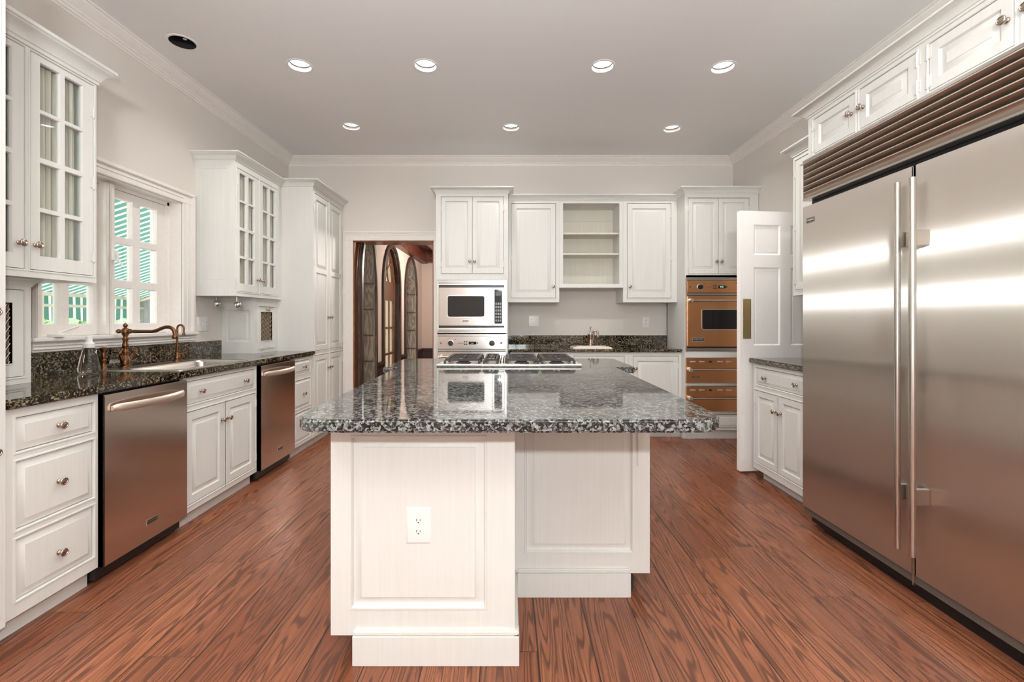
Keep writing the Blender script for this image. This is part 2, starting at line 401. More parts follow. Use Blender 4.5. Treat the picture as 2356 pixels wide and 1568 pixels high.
# ------------------------------------------------------------------ cabinet pieces
def face_frame(mb, u0, u1, v0, v1, opens, depth=0.022, bead=True):
    us = sorted({u0, u1, *[o[0] for o in opens], *[o[1] for o in opens]}); vs = sorted({v0, v1, *[o[2] for o in opens], *[o[3] for o in opens]})
    for a, b in zip(us, us[1:]):
        for c, d in zip(vs, vs[1:]):
            mu, mv = (a+b)/2, (c+d)/2
            if any(o[0] < mu < o[1] and o[2] < mv < o[3] for o in opens): continue
            mb.box(a, b, c, d, -depth, 0)
    for o in opens:
        if bead: mb.rings(o[0], o[1], o[2], o[3], [(-.0085, 0), (-.0075, .003), (-.002, .003), (-.001, 0.0)], cap=False)
    return mb
def carcass(f, u0, u1, v0, v1, depth, opens, parent, mat='cab', name='carcass', bead=True, low=None):
    mb = MB(f); face_frame(mb, u0, u1, v0, v1, opens, bead=bead)
    mb.box(u0, u1, v0, low or v1, -depth, -.0225)
    if low: mb.box(u0, u1, low, v1, -.028, -.0225)
    return mb.build(name, mat, parent)
def panel_door(f, o, parent, s=0.048, w=0.0, gap=0.0035, t=0.02, name='door', mat='cab', splits=None):
    u0, u1, v0, v1 = o[0]+gap, o[1]-gap, o[2]+gap, o[3]-gap
    mb = MB(f)
    zs = [v0] + (splits or []) + [v1]
    fld = [(.0, w), (.002, w-.003), (.003, w-.012), (.006, w-.0125), (.009, w-.011), (.034, w-.003), (.035, w-.001)]
    if len(zs) == 2:
        mb.rings(u0, u1, v0, v1, [(0, w-t), (0, w-.002), (.002, w)] + [(s+a, b) for a, b in fld])
    else:
        mb.rings(u0, u1, v0, v1, [(0, w-t), (0, w-.002), (.002, w)], cap=False)
        edges = [v0+.002] + [z for z in splits] + [v1-.002]
        for k in range(len(zs)-1):
            a, b = edges[k], edges[k+1]
            mb.rings(u0+.002, u1-.002, a, b, [(0, w)], cap=False)
            lo = s-.002 if k == 0 else s*.5
            hi = s-.002 if k == len(zs)-2 else s*.5
            U0, U1, A, B = u0+s, u1-s, a+lo, b-hi
            mb.box(u0+.002, U0, a, b, w-t, w); mb.box(U1, u1-.002, a, b, w-t, w); mb.box(U0, U1, a, A, w-t, w); mb.box(U0, U1, B, b, w-t, w)
            mb.rings(U0, U1, A, B, fld)
    return mb.build(name, mat, parent)
def slab(f, o, parent, w=0.0, gap=0.0035, name='drawer', bev=0.028):
    mb = MB(f); h = o[3]-o[2]; b = min(bev, h*.2)
    mb.rings(o[0]+gap, o[1]-gap, o[2]+gap, o[3]-gap, [(0, w-.02), (0, w-.009), (.004, w-.008), (b, w+.001), (b+.001, w+.002)])
    return mb.build(name, 'cab', parent)
KNOB = [(.0105, 0), (.0105, .003), (.0075, .0045), (.0055, .009), (.006, .014), (.0085, .017), (.0145, .019), (.0165, .022), (.0165, .0245), (.0145, .027), (.0115, .0275), (.0105, .0262), (.006, .0275), (.002, .0285)]
def knob(f, u, v, parent, w=0.0, mat='nickel', k=1.0):
    return MB(f).lathe(u, v, w, [(r*k, h*k) for r, h in KNOB], 18).build('knob', mat, parent, angle=0.9)
def hinge(f, u, v, parent, w=0.0, horiz=False):
    mb = MB(f)
    def bx(a0, a1, b0, b1, w0, w1, bb): 
        if horiz: mb.box(b0+u, b1+u, a0+v, a1+v, w0, w1, bb)
        else: mb.box(a0+u, a1+u, b0+v, b1+v, w0, w1, bb)
    bx(-.017, -.003, -.026, .026, w, w+.0022, .0008); bx(.003, .017, -.026, .026, w, w+.0022, .0008)
    for a in (-.012, .012):
        for b in (-.019, 0, .019): bx(a-.0022, a+.0022, b-.0022, b+.0022, w+.002, w+.0034, .0008)
    if horiz: mb.tube([(u-.027, v, w+.003), (u+.027, v, w+.003)], .0042, 8)
    else:
        mb.tube([(u, v-.034, w+.003), (u, v-.030, w+.003), (u, v-.0295, w+.003), (u, v+.0295, w+.003), (u, v+.030, w+.003), (u, v+.034, w+.003)], [.0015, .0035, .0042, .0042, .0035, .0015], 8)
    return mb.build('hinge', 'cab', parent)
def glass_door(f, o, parent, cols, rows, w=0.0, gap=0.003, t=0.022):
    """cols / rows: list of pane intervals"""
    u0, u1, v0, v1 = o[0]+gap, o[1]-gap, o[2]+gap, o[3]-gap
    mb = MB(f); opens = [(a, b, c, d) for a, b in cols for c, d in rows]
    face_frame(mb, u0, u1, v0, v1, [], bead=False) if False else None
    us = sorted({u0, u1, *[x for c in cols for x in c]}); vs = sorted({v0, v1, *[x for c in rows for x in c]})
    for a, b in zip(us, us[1:]):
        for c, d in zip(vs, vs[1:]):
            mu, mv = (a+b)/2, (c+d)/2
            if any(q[0] < mu < q[1] and q[2] < mv < q[3] for q in opens): continue
            mb.box(a, b, c, d, w-t, w)
    for q in opens: mb.rings(q[0], q[1], q[2], q[3], [(0, w-.0005), (.003, w-.006), (.0032, w-.014)], cap=False)
    d = mb.build('door', 'cab', parent)
    g = MB(f); A0, A1, B0, B1 = cols[0][0]-.005, cols[-1][1]+.005, rows[0][0]-.005, rows[-1][1]+.005
    for q in opens: g.box(q[0], q[1], q[2], q[3], w-.014, w-.012)
    g.build('glass', 'glass', d)
    cu = MB(f); n = 90; ph = [random.uniform(0, 6) for _ in range(6)]
    m = 6; rows_ = []
    for k in range(m+1):
        vv = B1 - (B1-B0)*k/m; row = []
        for q in range(n+1):
            x = A0+(A1-A0)*q/n; s_ = (x-A0)
            a = math.sin(s_*380+ph[0]+.5*math.sin(k*.5+ph[1]))*.007 + math.sin(s_*215+ph[2])*.011 + math.sin(s_*90+ph[3]+k*.12)*.004
            row.append(cu.v(x, vv, w-.045+a*.9))
        rows_.append(row)
    for a, b in zip(rows_, rows_[1:]):
        for q in range(n): cu.face([a[q], a[q+1], b[q+1], b[q]])
    cu.build('curtain', 'linen', d, angle=3.0, fix=False)
    return d
def badge(f, u, v, w, bw, bh, txt, parent, size, sx=1.0, rim='steel', letters='chrome'):
    b = MB(f).box(u-bw/2, u+bw/2, v-bh/2, v+bh/2, w, w+.0025, .001).build('badge', rim, parent)
    mb = MB(f).box(u-bw/2+bh*.10, u+bw/2-bh*.10, v-bh*.36, v+bh*.36, w+.0022, w+.003); mb.build('badge_face', 'badge', b if parent.parent is None else parent)
    MB(f).text(txt, u, v, w+.003, size, .0004, sx, .0003).build('lettering', letters, b if parent.parent is None else parent)
    return b

# ================================================================== ROOM SHELL
XL, XR, YB, YR, ZC = -2.5, 2.54, 5.20, -2.8, 3.046
struct(MB().box(-3.0, 3.0, YR-.2, 5.42, -.1, 0), 'floor', 'floor')
# left wall with the window opening
WY0, WY1, WZ0, WZ1 = 2.44, 3.50, 1.125, 2.11
wl = MB()
for a, b, c, d in ((YR, WY0, 0, ZC), (WY1, YB+.2, 0, ZC), (WY0, WY1, 0, WZ0-.02), (WY0, WY1, WZ1, ZC)):
    wl.box(XL-.24, XL, a, b, c, d)
struct(wl, 'wall_left', 'wall')
DX0, DX1, DZ = -1.763, -.853, 2.114
wb = MB()
wb.box(XL, DX0, YB, YB+.2, 0, ZC); wb.box(DX1, XR+.2, YB, YB+.2, 0, ZC); wb.box(DX0, DX1, YB, YB+.2, DZ, ZC)
struct(wb, 'wall_back', 'wall')
struct(MB().box(XR, XR+.2, YR, YB, 0, ZC), 'wall_right', 'wall')
wr = MB()
for a, b, c, d in ((XL, -.15, 0, ZC), (.55, XR, 0, ZC), (-.15, .55, 0, .75), (-.15, .55, 2.35, ZC)): wr.box(a, b, YR-.2, YR, c, d)
struct(wr, 'wall_rear', 'wall')
w4 = thing('window_4', (.2, YR-.1, .75), kind='structure')  # unseen window added behind the view for daylight and steel reflections
mb = MB()
for x in (-.15, .17, .49): mb.box(x, x+.06, YR-.14, YR-.06, .75, 2.35)
for z in (.75, 1.5, 2.29): mb.box(-.15, .55, YR-.14, YR-.06, z, z+.06)
mb.build('window_frame', 'trim', w4)
MB().box(-.15, .55, YR-.105, YR-.1, .75, 2.35).build('glass', 'glass', w4)
# ceiling with round holes for the cans
CANS = [(-1.504, 3.30), (-.60, 3.30), (.675, 3.31), (1.548, 3.32), (-1.493, 4.34), (.02, 4.36), (1.56, 4.39)]
DARK = (-2.150, 3.02)
EXTRA = [(-1.5, 1.2), (0.0, 1.2), (1.5, 1.2), (-1.4, -.9), (1.4, -.9)]  # unseen cans, added out of view to help light the room
CR = 0.078
cl = MB().box(XL-.24, XR+.2, YR-.2, YB+.2, ZC, ZC+.1)
ceil = struct(cl, 'ceiling', 'ceil')
cut = MB()
for x, y in CANS+EXTRA+[DARK]: cut.lathe(x, y, ZC-.05, [(CR, 0), (CR, .3)], 32)
cu_o = cut.build('cutter', 'ceil')
md = ceil.modifiers.new('holes', 'BOOLEAN'); md.operation = 'DIFFERENCE'; md.solver = 'EXACT'; md.object = cu_o
dg = bpy.context.evaluated_depsgraph_get()
me = bpy.data.meshes.new_from_object(ceil.evaluated_get(dg)); ceil.modifiers.clear(); ceil.data = me
for p in me.polygons: p.use_smooth = False
bpy.data.objects.remove(cu_o)
WHERE = ['second row, first from the left wall', 'front row, second from the left wall', 'front row, third from the left wall', 'front row, nearest the fridge',
         'back row, nearest the pantry corner', 'back row, middle, above the back sink wall', 'back row, nearest the right-hand ovens']
WHERE[0] = 'front row, nearest the dark unlit can'
def can(x, y, label, dark=False, group='round ceiling downlights'):
    t = thing('recessed_light', (x, y, ZC), label, 'ceiling light', group)
    mb = MB().lathe(x, y, ZC-.004, [(CR-.002, .001), (CR+.003, 0), (CR+.013, .0015), (CR+.014, .004)], 40, False, False)
    mb.build('trim_ring', 'ceil', t)
    mb = MB().lathe(x, y, ZC-.002, [(CR-.001, 0), (CR-.004, .03), (CR-.009, .036)] if not dark else [(CR-.001, 0), (CR-.004, .09)], 40, False, False)
    mb.build('baffle', 'baffle' if not dark else 'gap', t, fix=False)
    if dark:
        MB().lathe(x, y, ZC+.08, [(CR, 0), (CR, .004)], 32).build('housing', 'gap', t)
        MB().lathe(x+.015, y, ZC+.02, [(.012, 0), (.014, .03), (.022, .06)], 16).build('socket', 'steel', t)
        return t
    MB().lathe(x, y, ZC+.030, [(CR-.008, 0), (CR-.008, .004)], 32).build('lens', 'lamp', t)
    l = lamp('downlight_lamp', 'AREA', (x, y, ZC+.0285), CAN_POWER*(.55 if y > 4 else .7 if (x > 1 and y < 2) else 1.25), CAN_COLOR, (0, 0, 0), shape='DISK', size=.132, spread=2.65)
    return t
for k, (x, y) in enumerate(CANS): can(x, y, 'lit round white recessed ceiling light, ' + WHERE[k])
for k, (x, y) in enumerate(EXTRA): can(x, y, 'added lit recessed ceiling light, unseen behind the view, ' + ['left of the island end', 'over the island end', 'beside the fridge', 'rear left', 'rear right'][k])
can(*DARK, 'dark unlit recessed ceiling hole above the left glass-door wall cabinet', dark=True)
# crown along the ceiling
CP = [(0, ZC-.088), (.006, ZC-.088), (.010, ZC-.078), (.020, ZC-.076), (.024, ZC-.064), (.034, ZC-.062), (.038, ZC-.054), (.056, ZC-.044), (.078, ZC-.024), (.086, ZC-.020), (.090, ZC-.012), (.104, ZC-.010), (.104, ZC), (0, ZC)]
struct(sweep([(XL, YR), (XL, YB), (XR, YB), (XR, YR)], CP), 'trim_1', 'trim')

# ------------------------------------------------------------------ doorway casing and jamb
TP = thing('trim_2', (-1.308, YB, 0), kind='structure')
mb = MB(back(YB))
def casing(a0, a1, b0, b1, horiz=False):
    mb.box(a0, a1, b0, b1, 0, .016, .003)
casing(DX0-.11, DX0, 0, DZ); casing(DX1, DX1+.105, 0, DZ); casing(DX0-.11, DX1+.105, DZ, DZ+.10)
mb.box(DX0-.112, DX1+.107, DZ+.085, DZ+.105, 0, .026, .003); mb.box(DX0-.112, DX1+.107, DZ+.062, DZ+.070, 0, .021, .002)
mb.box(DX0-.112, DX0-.09, 0, DZ+.10, 0, .024, .003)
mb.build('casing', 'trim', TP)
mb = MB(); mb.box(DX0-.004, DX0+.012, YB-.002, YB+.22, 0, DZ); mb.box(DX1-.012, DX1+.004, YB-.002, YB+.22, 0, DZ); mb.box(DX0, DX1, YB-.002, YB+.22, DZ-.012, DZ+.004)
mb.build('jamb', 'wood_or', TP)

# ------------------------------------------------------------------ hall beyond the doorway
HX, HY, HZ = -1.72, 9.03, 2.33
struct(MB().box(HX-.3, 1.5, 5.42, HY+.2, -.1, -.002), 'floor_hall', 'floor')
OPN = [('window_2', 5.33, 5.87), ('door_2', 6.26, 7.16), ('window_3', 7.58, 8.47)]
ARCH = 0.62
def arch_poly(y0, y1, z0, zt, n=14):
    """pointed-round arch outline in (y, z), counter-clockwise"""
    c = (y0+y1)/2; r = (y1-y0)/2; zs = zt-ARCH
    return [(y0, z0), (y1, z0)] + [(c+r*math.cos(PI*k/n), zs+ARCH*math.sin(PI*k/n)) for k in range(0, n+1)]
hw = MB(F((HX, 0, 0), (0, 1, 0), (0, 0, 1), (1, 0, 0)))
prev = 5.40
ZT = 2.27
for nm, y0, y1 in OPN:
    if y0 > prev: hw.box(prev, y0, 0, HZ+.2, -.24, 0)
    ap = arch_poly(y0, y1, 0, ZT)[2:]
    pts = [(y1, HZ+.2), (y0, HZ+.2)]
    # spandrel strips
    for a, b in zip(ap, ap[1:]):
        i = [hw.v(*q) for q in ((a[0], a[1], 0), (b[0], b[1], 0), (b[0], HZ+.2, 0), (a[0], HZ+.2, 0))]
        hw.face(i)
    prev = y1
hw.box(prev, HY, 0, HZ+.2, -.24, 0)
struct(hw, 'wall_hall_left', 'hallwall', fix=False)
struct(MB().box(HX-.24, 1.5, HY, HY+.15, 0, HZ+.2), 'wall_hall_far', 'hallwall')
struct(MB().box(1.3, 1.5, 5.42, HY, 0, HZ+.2), 'wall_hall_right', 'hallwall')
struct(MB().box(HX-.3, 1.6, 5.41, HY+.2, HZ+.2, HZ+.3), 'ceiling_hall', 'wood_rd')
bmn = MB(); 
bmn.box(HX, HX+.12, 5.42, HY, HZ-.01, HZ+.2); bmn.box(HX, 1.3, HY-.22, HY, HZ-.0, HZ+.2)
for k in range(1, 8): bmn.box(HX+.12+.36*k-.05, HX+.12+.36*k+.05, 5.42, HY-.22, HZ+.06, HZ+.2)
struct(bmn, 'trim_3', 'wood_rd')
# wainscot
ws = MB()
segs = [(5.87+.05, 6.26-.05), (7.16+.05, 7.58-.05), (8.47+.05, HY)]
for a, b in segs:
    ws.box(HX, HX+.02, a, b, 0, .66); ws.box(HX, HX+.05, a, b, .62, .66, .004)
    if b-a > .2: ws.box(HX+.02, HX+.028, a+.06, b-.06, .15, .52, .006)
ws.box(HX, 1.3, HY-.02, HY, 0, .66); ws.box(HX, 1.3, HY-.05, HY, .62, .66, .004)
struct(ws, 'trim_4', 'wood_dk')
tag(MB(back(HY)).box(-1.13, -1.07, 1.14, 1.26, 0, .008, .002).build('switch_plate', 'brass'), 'small brass switch plate on the far wall of the adjoining hall', 'switch plate')
for nm, y0, y1 in OPN:
    isdoor = nm.startswith('door')
    W = thing(nm, (HX, (y0+y1)/2, 0), kind='structure')
    f = F((HX, 0, 0), (0, 1, 0), (0, 0, 1), (1, 0, 0))
    # architrave around the arch
    o_, i_ = arch_poly(y0-.055, y1+.055, 0, ZT+.05), arch_poly(y0, y1, 0, ZT)
    mb = MB(f)
    oo, ii = o_[1:]+[o_[0]], i_[1:]+[i_[0]]
    for a, b, c, d in zip(oo, oo[1:], ii, ii[1:]):
        q = [(a, .0), (b, 0.), (d, 0.), (c, 0.)]
        lo = [mb.v(*p, 0) for p, _ in q]; hi = [mb.v(*p, .03) for p, _ in q]
        mb.face(hi); 
        for k in range(4): mb.face([lo[k], lo[(k+1) % 4], hi[(k+1) % 4], hi[k]])
    mb.build('architrave', 'wood_dk', W, angle=.9)
    dep = .055 if isdoor else .17
    mb = MB(f)
    kk = arch_poly(y0+.004, y1-.004, 0, ZT-.004); kk = kk[1:]+[kk[0]]
    for c, d in zip(kk, kk[1:]): mb.quad((*c, .0), (*d, .0), (*d, -dep), (*c, -dep))
    mb.build('reveal', 'wood_gr' if not isdoor else 'wood_dk', W, angle=.9, fix=False)
    # sash: outline ring, rails and muntins
    wf = 'wood_md'
    mb = MB(f); st = .10 if isdoor else .05
    jj = arch_poly(y0+st, y1-st, .0, ZT-st); jj = jj[1:]+[jj[0]]
    for a, b, c, d in zip(ii, ii[1:], jj, jj[1:]):
        lo = [mb.v(*p, -dep-.03) for p in (a, b, d, c)]; hi = [mb.v(*p, -dep) for p in (a, b, d, c)]
        mb.face(hi); mb.face(lo[::-1])
        mb.quad((*c, -dep), (*d, -dep), (*d, -dep-.03), (*c, -dep-.03))
    zs = ZT-ARCH
    if isdoor:
        mb.box(y0+st, y1-st, 1.50, 1.78, -dep-.03, -dep); mb.box(y0+st, y1-st, 0, .30, -dep-.03, -dep)
        for z in (1.08, .70): mb.box(y0+st, y1-st, z, z+.035, -dep-.03, -dep)
        for k in (1, 2): mb.box(y0+st+(y1-y0-2*st)*k/3-.012, y0+st+(y1-y0-2*st)*k/3+.012, .3, 1.5, -dep-.022, -dep-.004)
        c = (y0+y1)/2
        mb.box(c-.012, c+.012, 1.90, ZT-st, -dep-.03, -dep)
        for sgn in (-1, 1):
            mb.tube([(c, 1.95, -dep-.015), (c+sgn*.28, 2.13, -dep-.015)], .012, 6); mb.tube([(c, 1.95, -dep-.015), (c+sgn*.10, 1.76, -dep-.015)], .012, 6)
    else:
        for z in (.30, .62, .95, 1.28, 1.60, 1.88): mb.box(y0+st, y1-st, z, z+.03, -dep-.03, -dep)
        mb.box((y0+y1)/2-.012, (y0+y1)/2+.012, 0, ZT-st, -dep-.03, -dep)
    mb.build('sash', wf if isdoor else 'wood_dk', W)
    mb = MB(f); g = [mb.v(y, z, -dep-.016) for y, z in arch_poly(y0+.03, y1-.03, 0.0, ZT-.03)]; mb.face(g)
    mb.build('glass', 'hallglass', W, fix=False)
    if isdoor:
        MB(f).lathe(y0+.06, 1.02, -dep, [(.025, 0), (.02, .02), (.01, .03), (.012, .05), (.026, .06), (.02, .075)], 14).build('handle', 'brass', W)
    else:
        mb = MB(f)
        for z in (.36, .69, 1.02, 1.35, 1.68): mb.box(y1-.010, y1-.0045, z-.010, z+.010, -dep+.002, -.012)
        mb.build('muntin_shadow', 'wood_dk', W)  # dark strips stand in for muntin shadows across the reveal
lamp('hall_fill_light', 'POINT', (-.6, 7.2, 2.1), 105, (1, .93, .86), shadow_soft_size=.15)  # no fixture here; point light added to brighten the hall

# ------------------------------------------------------------------ kitchen window in the left wall
W1 = thing('window_1', (XL, 2.97, WZ0), kind='structure')
f = left(XL)
mb = MB(f)
cy0, cy1, ct = 2.40, 3.61, 2.20
def cas(a0, a1, b0, b1, horiz=False):
    mb.box(a0, a1, b0, b1, 0, .018, .003)
cas(cy0, WY0, WZ0, WZ1); cas(WY1, cy1, WZ0, WZ1); cas(cy0, cy1, WZ1, ct)
mb.box(cy0-.004, cy1+.004, ct-.026, ct, .0, .034, .004); mb.box(cy1-.024, cy1+.0035, WZ0, ct-.024, 0, .0335, .004); mb.box(cy0-.0035, cy0+.02, WZ0, ct-.024, 0, .0335, .004)
mb.box(WY0, WY1, WZ1+.035, WZ1+.045, 0, .023, .002); mb.box(WY1+.038, WY1+.048, WZ0, WZ1+.0355, 0, .0225, .002)
mb.build('casing', 'trim', W1)
mb = MB(f)   # deep reveal
mb.box(WY0-.01, WY0+.004, WZ0, WZ1, -.23, .0); mb.box(WY1-.004, WY1+.01, WZ0, WZ1, -.23, 0); mb.box(WY0, WY1, WZ1-.004, WZ1+.01, -.23, 0)
mb.box(WY1-.028, WY1, WZ0, WZ1, -.16, -.09, .003); mb.box(WY0, WY0+.028, WZ0, WZ1, -.16, -.09, .003); mb.box(WY0, WY1, WZ1-.028, WZ1, -.16, -.09, .003)
mb.build('reveal', 'trim', W1)
mb = MB(f); mb.box(cy0-.03, cy1+.03, WZ0-.022, WZ0, -.23, .045, .004)
mb.build('sill', 'trim', W1)
mb = MB(f); mb.box(cy0-.01, cy1+.01, 1.046, WZ0-.022, 0, .018, .003)
for z in (1.060, 1.078, 1.093): mb.box(cy0-.014, cy1+.014, z, z+.007, 0, .026, .002)
mb.box(cy0-.02, cy1+.02, 1.099, 1.1035, 0, .036, .002)
mb.build('apron', 'trim', W1)
SW = -.10   # sash plane
zr = [(1.19, 1.4355), (1.482, 1.73), (1.77, 2.032)]
def sash(y0, y1, cols):
    mb = MB(f); us = sorted({y0, y1, *[x for c in cols for x in c]}); vs = sorted({WZ0+.004, WZ1-.03, *[x for c in zr for x in c]})
    for a, b in zip(us, us[1:]):
        for c, d in zip(vs, vs[1:]):
            if any(p[0] < (a+b)/2 < p[1] for p in cols) and any(p[0] < (c+d)/2 < p[1] for p in zr): continue
            mb.box(a, b, c, d, SW-.04, SW)
    for p in cols:
        for q in zr: mb.rings(p[0], p[1], q[0], q[1], [(0, SW-.001), (.006, SW-.012), (.006, SW-.03)], cap=False)
    s = mb.build('sash', 'trim', W1)
    g = MB(f)
    for p in cols:
        for q in zr: g.box(p[0]-.003, p[1]+.003, q[0]-.003, q[1]+.003, SW-.025, SW-.022)
    g.build('glass', 'glass', s); return s
s1 = sash(2.468, 2.915, [(2.515, 2.652), (2.709, 2.865)])
s2 = sash(2.960, 3.472, [(3.010, 3.167), (3.231, 3.386)])
mb = MB(f); mb.box(2.905, 2.970, WZ0, WZ1-.02, SW-.04, SW+.05, .004); mb.box(2.925, 2.950, WZ0, WZ1-.02, SW+.05, SW+.062, .003)
mb.build('mullion', 'trim', W1)
mb = MB(f); mb.box(2.925, 2.958, 1.60, 1.665, SW+.06, SW+.085, .003); mb.box(2.934, 2.944, 1.585, 1.64, SW+.085, SW+.098, .002); mb.tube([(2.938, 1.60, SW+.095), (2.948, 1.58, SW+.11), (2.950, 1.565, SW+.112)], .005, 8)
mb.build('latch', 'white', W1)

# ------------------------------------------------------------------ outside the window
struct(MB().box(-30, XL-.24, -14, 24, -.35, -.25), 'ground', 'paving')
AW = thing('awning', (-3.8, 3.8, 1.2), 'green and white striped canvas awning seen through the kitchen window', 'awning')
ax0, az0, ax1, az1 = -2.78, 2.17, -4.85, 1.50
mb = MB(); n = 40
ya, yb = .6, 6.05
mb.quad((ax0, ya, az0), (ax0, yb, az0), (ax1, yb, az1), (ax1, ya, az1))
mb.build('canopy', 'awning', AW, fix=False)
mb = MB(); P = []
m = 200
for k in range(m+1):
    y = ya+(yb-ya)*k/m; ph = ((y-ya)/.345) % 1.0
    zb = az1-.255-.045*math.sin(PI*ph)
    P.append((mb.v(ax1-.002, y, az1), mb.v(ax1-.002-.01*math.sin(y*18), y, zb)))
for a, b in zip(P, P[1:]): mb.face([a[0], b[0], b[1], a[1]])
mb.build('valance', 'awning', AW, fix=False)
mb = MB()
mb.box(ax1+.01, ax1+.05, ya, yb, az1-.03, az1+.01); mb.box(ax1+.01, ax1+.05, ya, yb, az1-.145, az1-.115)
for y in (1.6, 3.2, 4.72, 5.55): mb.box(ax1+.015, ax1+.045, y-.02, y+.02, -.25, az1)
for y in (.62, 3.2, 6.0): mb.tube([(ax0, y, az0-.04), (ax1+.03, y, az1-.03)], .018, 8)
mb.build('frame', 'bisque', AW)
mb = MB(); Q = []
for k in range(41):
    x = ax1+(ax0-ax1)*k/40; z = az1+(az0-az1)*k/40; dy = .03*math.sin(k*1.1)
    Q.append((mb.v(x, yb-.02+dy*.2, z), mb.v(x, yb-.02+dy, 0.2)))
for a, b in zip(Q, Q[1:]): mb.face([a[0], b[0], b[1], a[1]])
mb.build('side_curtain', 'canvas', AW, fix=False)
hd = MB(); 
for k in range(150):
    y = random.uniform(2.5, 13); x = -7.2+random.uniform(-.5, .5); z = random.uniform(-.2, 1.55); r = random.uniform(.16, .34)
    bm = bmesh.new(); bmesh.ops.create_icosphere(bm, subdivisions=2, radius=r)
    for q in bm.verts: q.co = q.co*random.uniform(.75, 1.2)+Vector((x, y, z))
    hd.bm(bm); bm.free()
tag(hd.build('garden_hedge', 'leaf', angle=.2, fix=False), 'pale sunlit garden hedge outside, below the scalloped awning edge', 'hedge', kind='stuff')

# ================================================================== LEFT WALL RUN
BV0, BV1, CT = 0.086, 0.884, 0.9217
def base_cab(name, label, f, u0, u1, opens, depth, toe_w, group, v0=BV0, v1=BV1, cat='cabinet', toe=None, low=None):
    o = f(((u0+u1)/2), 0, -depth/2)
    t = thing(name, o, label, cat, group)
    carcass(f, u0, u1, v0, v1, depth, opens, t, low=low)
    a, b = toe or (u0, u1)
    MB(f).box(a, b, 0, v0+.002, -depth, -toe_w).build('toe_kick', 'cab', t)
    return t
LBF = left(-1.885); LD = .60
G1 = 'base cabinets along the left wall'
opA = [(1.752, 2.083, .713, .845), (1.752, 2.083, .415, .676), (1.752, 2.083, .145, .378)]
tA = base_cab('drawer_cabinet', 'white base cabinet of three stacked drawers left of the first dishwasher', LBF, 1.698, 2.103, opA, LD, .05, G1)
for o, v in zip(opA, (.78, .546, .248)):
    d = slab(LBF, o, tA); knob(LBF, 1.918, v, d, .002)
opS = [(2.675, 3.405, .717, .857), (2.675, 3.038, .125, .676), (3.048, 3.405, .125, .676)]
tS = base_cab('sink_cabinet', 'white sink base cabinet with one wide drawer front over two doors between the dishwashers', LBF, 2.655, 3.425, opS, LD, .05, G1, low=.70)
d = slab(LBF, opS[0], tS); knob(LBF, 2.80, .787, d, .002); knob(LBF, 3.27, .787, d, .002)
d = panel_door(LBF, opS[1], tS); knob(LBF, 3.012, .565, d)
for v in (.60, .20): hinge(LBF, 2.673, v, d)
d = panel_door(LBF, opS[2], tS); knob(LBF, 3.078, .565, d)
for v in (.60, .20): hinge(LBF, 3.407, v, d)
opN = [(4.035, 4.352, .732, .85), (4.035, 4.352, .424, .676), (4.035, 4.352, .125, .386)]
tN = base_cab('drawer_cabinet', 'narrow white drawer cabinet between the second dishwasher and the tall pantry', LBF, 4.012, 4.395, opN, LD, .05, G1)
for o, v in zip(opN, (.79, .545, .255)):
    d = slab(LBF, o, tN, bev=.022); knob(LBF, 4.205, v, d, .002)

def dishwasher(u0, label):
    f = left(-1.86); u1 = u0+.548
    t = thing('dishwasher', (-2.15, (u0+u1)/2, 0), label, 'dishwasher', 'built-in stainless dishwashers')
    MB(f).box(u0+.004, u1-.004, .02, .880, -.60, -.045).build('tub', 'black', t)
    d = MB(f).box(u0, u1, .082, .872, -.035, 0, .004).build('door', 'steel_dw', t)
    MB(f).box(u0+.003, u1-.003, .0, .082, -.40, -.085).build('kick_plate', 'black', t)
    mb = MB(f); n = 24; hu0, hu1 = u0+.035, u1-.045
    P = []
    for k in range(n+1):
        s = k/n; uu = hu0+(hu1-hu0)*s; w = .006+.052*math.sin(PI*s)**.7; P.append((uu, .806, w))
    rs = []
    for k, (uu, vv, w) in enumerate(P):
        e = min(1, min(k, n-k)/1.5+.55)
        rs.append([mb.v(uu, vv+a*.0185*e, w+b) for a, b in ((-1, -.004), (-1, .004), (-.6, .009), (.6, .009), (1, .004), (1, -.004))])
    for a, b in zip(rs, rs[1:]):
        for k in range(6): mb.face([a[k], a[(k+1) % 6], b[(k+1) % 6], b[k]])
    mb.face(rs[0]); mb.face(rs[-1][::-1])
    mb.build('handle', 'steel_warm', d)
    bu = u0+.285
    MB(f).box(bu-.039, bu+.039, .163, .192, 0, .003, .001).build('badge', 'steel', d)
    MB(f).box(bu-.034, bu+.034, .168, .187, .003, .0035).build('badge_face', 'badge', d)
    MB(f).text('KITCHENAID', bu, .1775, .0035, .0125, .0003, .85).build('lettering', 'chrome', d)
    return t
dishwasher(2.105, 'stainless dishwasher next to the three-drawer cabinet, closer to the camera')
dishwasher(3.440, 'stainless dishwasher between the sink cabinet and narrow drawers, farther from the camera')

# foreground tall cabinet, only its edge shows
f = left(-1.862)
t = thing('tall_cabinet', (-2.2, 1.3, 0), 'tall white cabinet cut off by the left picture edge, before the granite worktop', 'cabinet')
opT = [(1.02, 1.672, .13, .95), (1.02, 1.672, .985, 2.55)]
carcass(f, 1.0, 1.696, BV0, 2.70, .63, opT, t)
MB(f).box(1.0, 1.696, 0, BV0+.002, -.63, -.07).build('toe_kick', 'cab', t)
d = panel_door(f, opT[0], t); knob(f, 1.648, .742, d)
d = panel_door(f, opT[1], t); knob(f, 1.648, 1.250, d)

